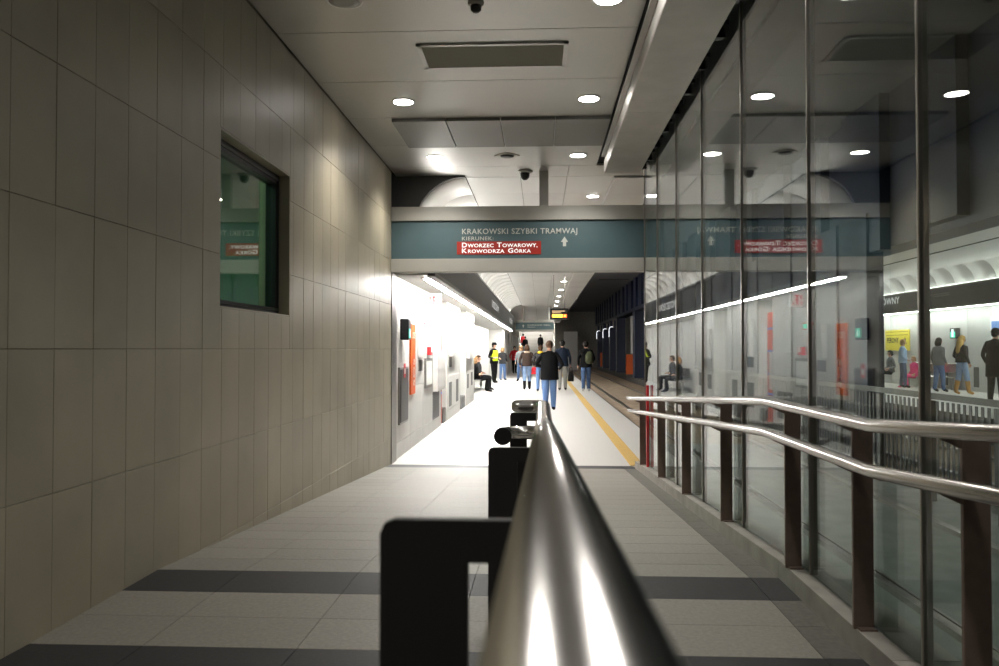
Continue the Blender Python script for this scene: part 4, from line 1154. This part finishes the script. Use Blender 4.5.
p8, j8 = person(foot(494, 383), -PI / 2 - .7, 'standing guard in dark uniform with yellow safety vest and cap by the wall', 1.80, 'black_cloth', 'black_cloth', 'shoe_black', 'hair_dark', 'short', .05, ((.8, .2), (.8, .2)), hem=.84, vest=True, wide=1.1, hat='black_cloth')
p9, j9 = person(foot(502.5, 380.5), -.4, 'fair haired person in dark jacket and jeans beside the guard', 1.60, 'charcoal_cloth', 'jeans', 'olive', 'hair_light', 'bob', .06, ((.8, .2), (.6, .2)), hem=.88)
p10, j10 = person((-2.36, 29.35, -.03), -PI / 2, 'seated traveller in black with light hair on the bench nearest the viewer', 1.68, 'black_cloth', 'black_cloth', 'shoe_black', 'hair_light', 'bob', 0, ((.85, .2), (.85, .2)), sit=True)
p11, j11 = person((-2.36, 30.75, -.03), -PI / 2 - .15, 'second seated traveller in dark coat on the bench beside the guard', 1.72, 'charcoal_cloth', 'black_cloth', 'shoe_black', 'hair_brown', 'short', 0, ((.85, .2), (.85, .2)), sit=True)
def step_pos(x, i): return (x, YE + .30 * i + .12, 0.16 * (i + 1))
person(step_pos(-.05, 6), 0.0, 'person in black coat climbing the middle of the far stairs', 1.76, 'black_cloth', 'black_cloth', 'shoe_black', 'hair_dark', 'short', .1, hem=.7, wide=1.15)
person(step_pos(-1.45, 5), 0.1, 'person in dark jacket on the left of the far stairs', 1.72, 'black_cloth', 'jeans_dark', 'shoe_black', 'hair_dark', 'short', .1)
person(step_pos(-1.65, 7), 0.0, 'person in red jacket high on the far stairs', 1.66, 'red_cloth', 'jeans_dark', 'shoe_black', 'hair_dark', 'short', .1)
# opposite platform
def opp(x, yf): a, b = onX(x, yf, 12.3); return (12.3, a, ZO)
yob = opp(962, 394)[1]
person((12.25, onX(939, 390, 12.25)[0], ZO), -PI / 2 + .3, 'dark haired person in grey top and blue jeans on the opposite platform', 1.68, 'grey_cloth', 'jeans', 'shoe_black', 'hair_dark', 'bob', .08, ((.2, .3), (.3, .2)), hem=.86)
person((12.2, onX(962, 394, 12.2)[0], ZO), -PI / 2 + .2, 'person with long blond hair, dark jacket and tall tan boots', 1.72, 'charcoal_cloth', 'jeans_light', 'tan_boots', 'hair_blond', 'long', .14, ((.6, .4), (.2, .3)), hem=.96, boots=.33)
person((11.0, onX(996, 400, 11.0)[0], ZO), -PI / 2 + .6, 'person in long black coat at the right edge of the picture', 1.84, 'black_cloth', 'black_cloth', 'shoe_black', 'hair_dark', 'short', .06, ((.3, .3), (.3, .3)), hem=.62, wide=1.1)
yp1 = onX(903, 385, 12.3)[0]
person((12.3, yp1, ZO), -PI / 2 - .2, 'fair haired person in light blue jacket standing by the opposite bench', 1.66, 'lightblue_cloth', 'jeans_dark', 'shoe_black', 'hair_light', 'short', .05, ((.6, .2), (.6, .2)), hem=.9)
person((13.02, onX(890, 375, 13.0)[0], ZO - .03), PI / 2, 'seated person in grey jacket on the opposite bench', 1.72, 'grey_cloth', 'black_cloth', 'shoe_black', 'hair_dark', 'short', 0, ((.8, .2), (.8, .2)), sit=True)
person((12.95, onX(914, 375, 12.95)[0], ZO - .03), PI / 2 + .2, 'child in bright pink snowsuit sitting on the opposite bench', 1.45, 'pink_cloth', 'pink_cloth', 'pink_cloth', 'hair_light', 'short', 0, ((.6, .2), (.6, .2)), sit=True)

# bags
def bag(name, c, sz, m, label, strap=0.18, taper=.8, rot=0.0):
    e = empty(name, (c[0], c[1], c[2] - sz[2] / 2), label, 'bag')
    x, y, z = sz[0] / 2, sz[1] / 2, sz[2] / 2
    ring = []
    vs_ = []
    for zz, k in ((-z, .9), (-z * .85, 1.0), (0, 1.0), (z * .8, taper), (z, taper * .8)):
        for j in range(12):
            a = 2 * PI * j / 12
            cx_ = math.copysign(abs(math.cos(a)) ** .6, math.cos(a)); sy_ = math.copysign(abs(math.sin(a)) ** .6, math.sin(a))
            vs_.append((c[0] + x * k * cx_, c[1] + y * k * sy_, c[2] + zz))
    fs2 = [(i * 12 + j, i * 12 + (j + 1) % 12, (i + 1) * 12 + (j + 1) % 12, (i + 1) * 12 + j) for i in range(4) for j in range(12)]
    fs2 += [tuple(range(11, -1, -1)), tuple(range(48, 60))]
    pyd('bag_body', vs_, fs2, m, e, smooth=True)
    tube('bag_strap', [(c[0] - x * .5, c[1], c[2] + z * .9), (c[0] - x * .35, c[1], c[2] + z + strap * .7), (c[0], c[1], c[2] + z + strap), (c[0] + x * .35, c[1], c[2] + z + strap * .7), (c[0] + x * .5, c[1], c[2] + z * .9)], .012, m, e, n=8)
    return e
hnd = j2['rhand']; bag('hand_bag', (hnd.x + .02, hnd.y, hnd.z - .36), (.22, .16, .36), 'shoe_black', 'black bag hanging from the hand of the navy jacket walker', .17)
hnd = j4['rhand']; bag('hand_bag', (hnd.x + .06, hnd.y, hnd.z - .12), (.34, .14, .26), 'red_cloth', 'red and white handbag carried by the fur collar walker', .1)
c3 = j3['chest']; bpk = empty('backpack', (c3.x + .10, c3.y - .2, c3.z - .35), 'olive backpack slung on the right shoulder near the platform edge', 'backpack')
vs_, fs2 = tube_geo([(c3.x + .11, c3.y - .21, c3.z - .36), (c3.x + .11, c3.y - .22, c3.z - .28), (c3.x + .11, c3.y - .215, c3.z - .05), (c3.x + .11, c3.y - .20, c3.z + .06)], [.10, .145, .135, .06], 12)
pyd('pack_body', vs_, fs2, 'olive', bpk, smooth=True)
box('pack_pocket', c3.x + .03, c3.x + .19, c3.y - .37, c3.y - .33, c3.z - .28, c3.z - .12, 'olive', bpk, bev=.02)
tube('pack_strap', [(c3.x + .13, c3.y - .17, c3.z + .05), (c3.x + .15, c3.y - .06, c3.z + .15), (c3.x + .16, c3.y + .10, c3.z + .08), (c3.x + .2, c3.y + .13, c3.z - .1)], .02, 'shoe_black', bpk, n=8)
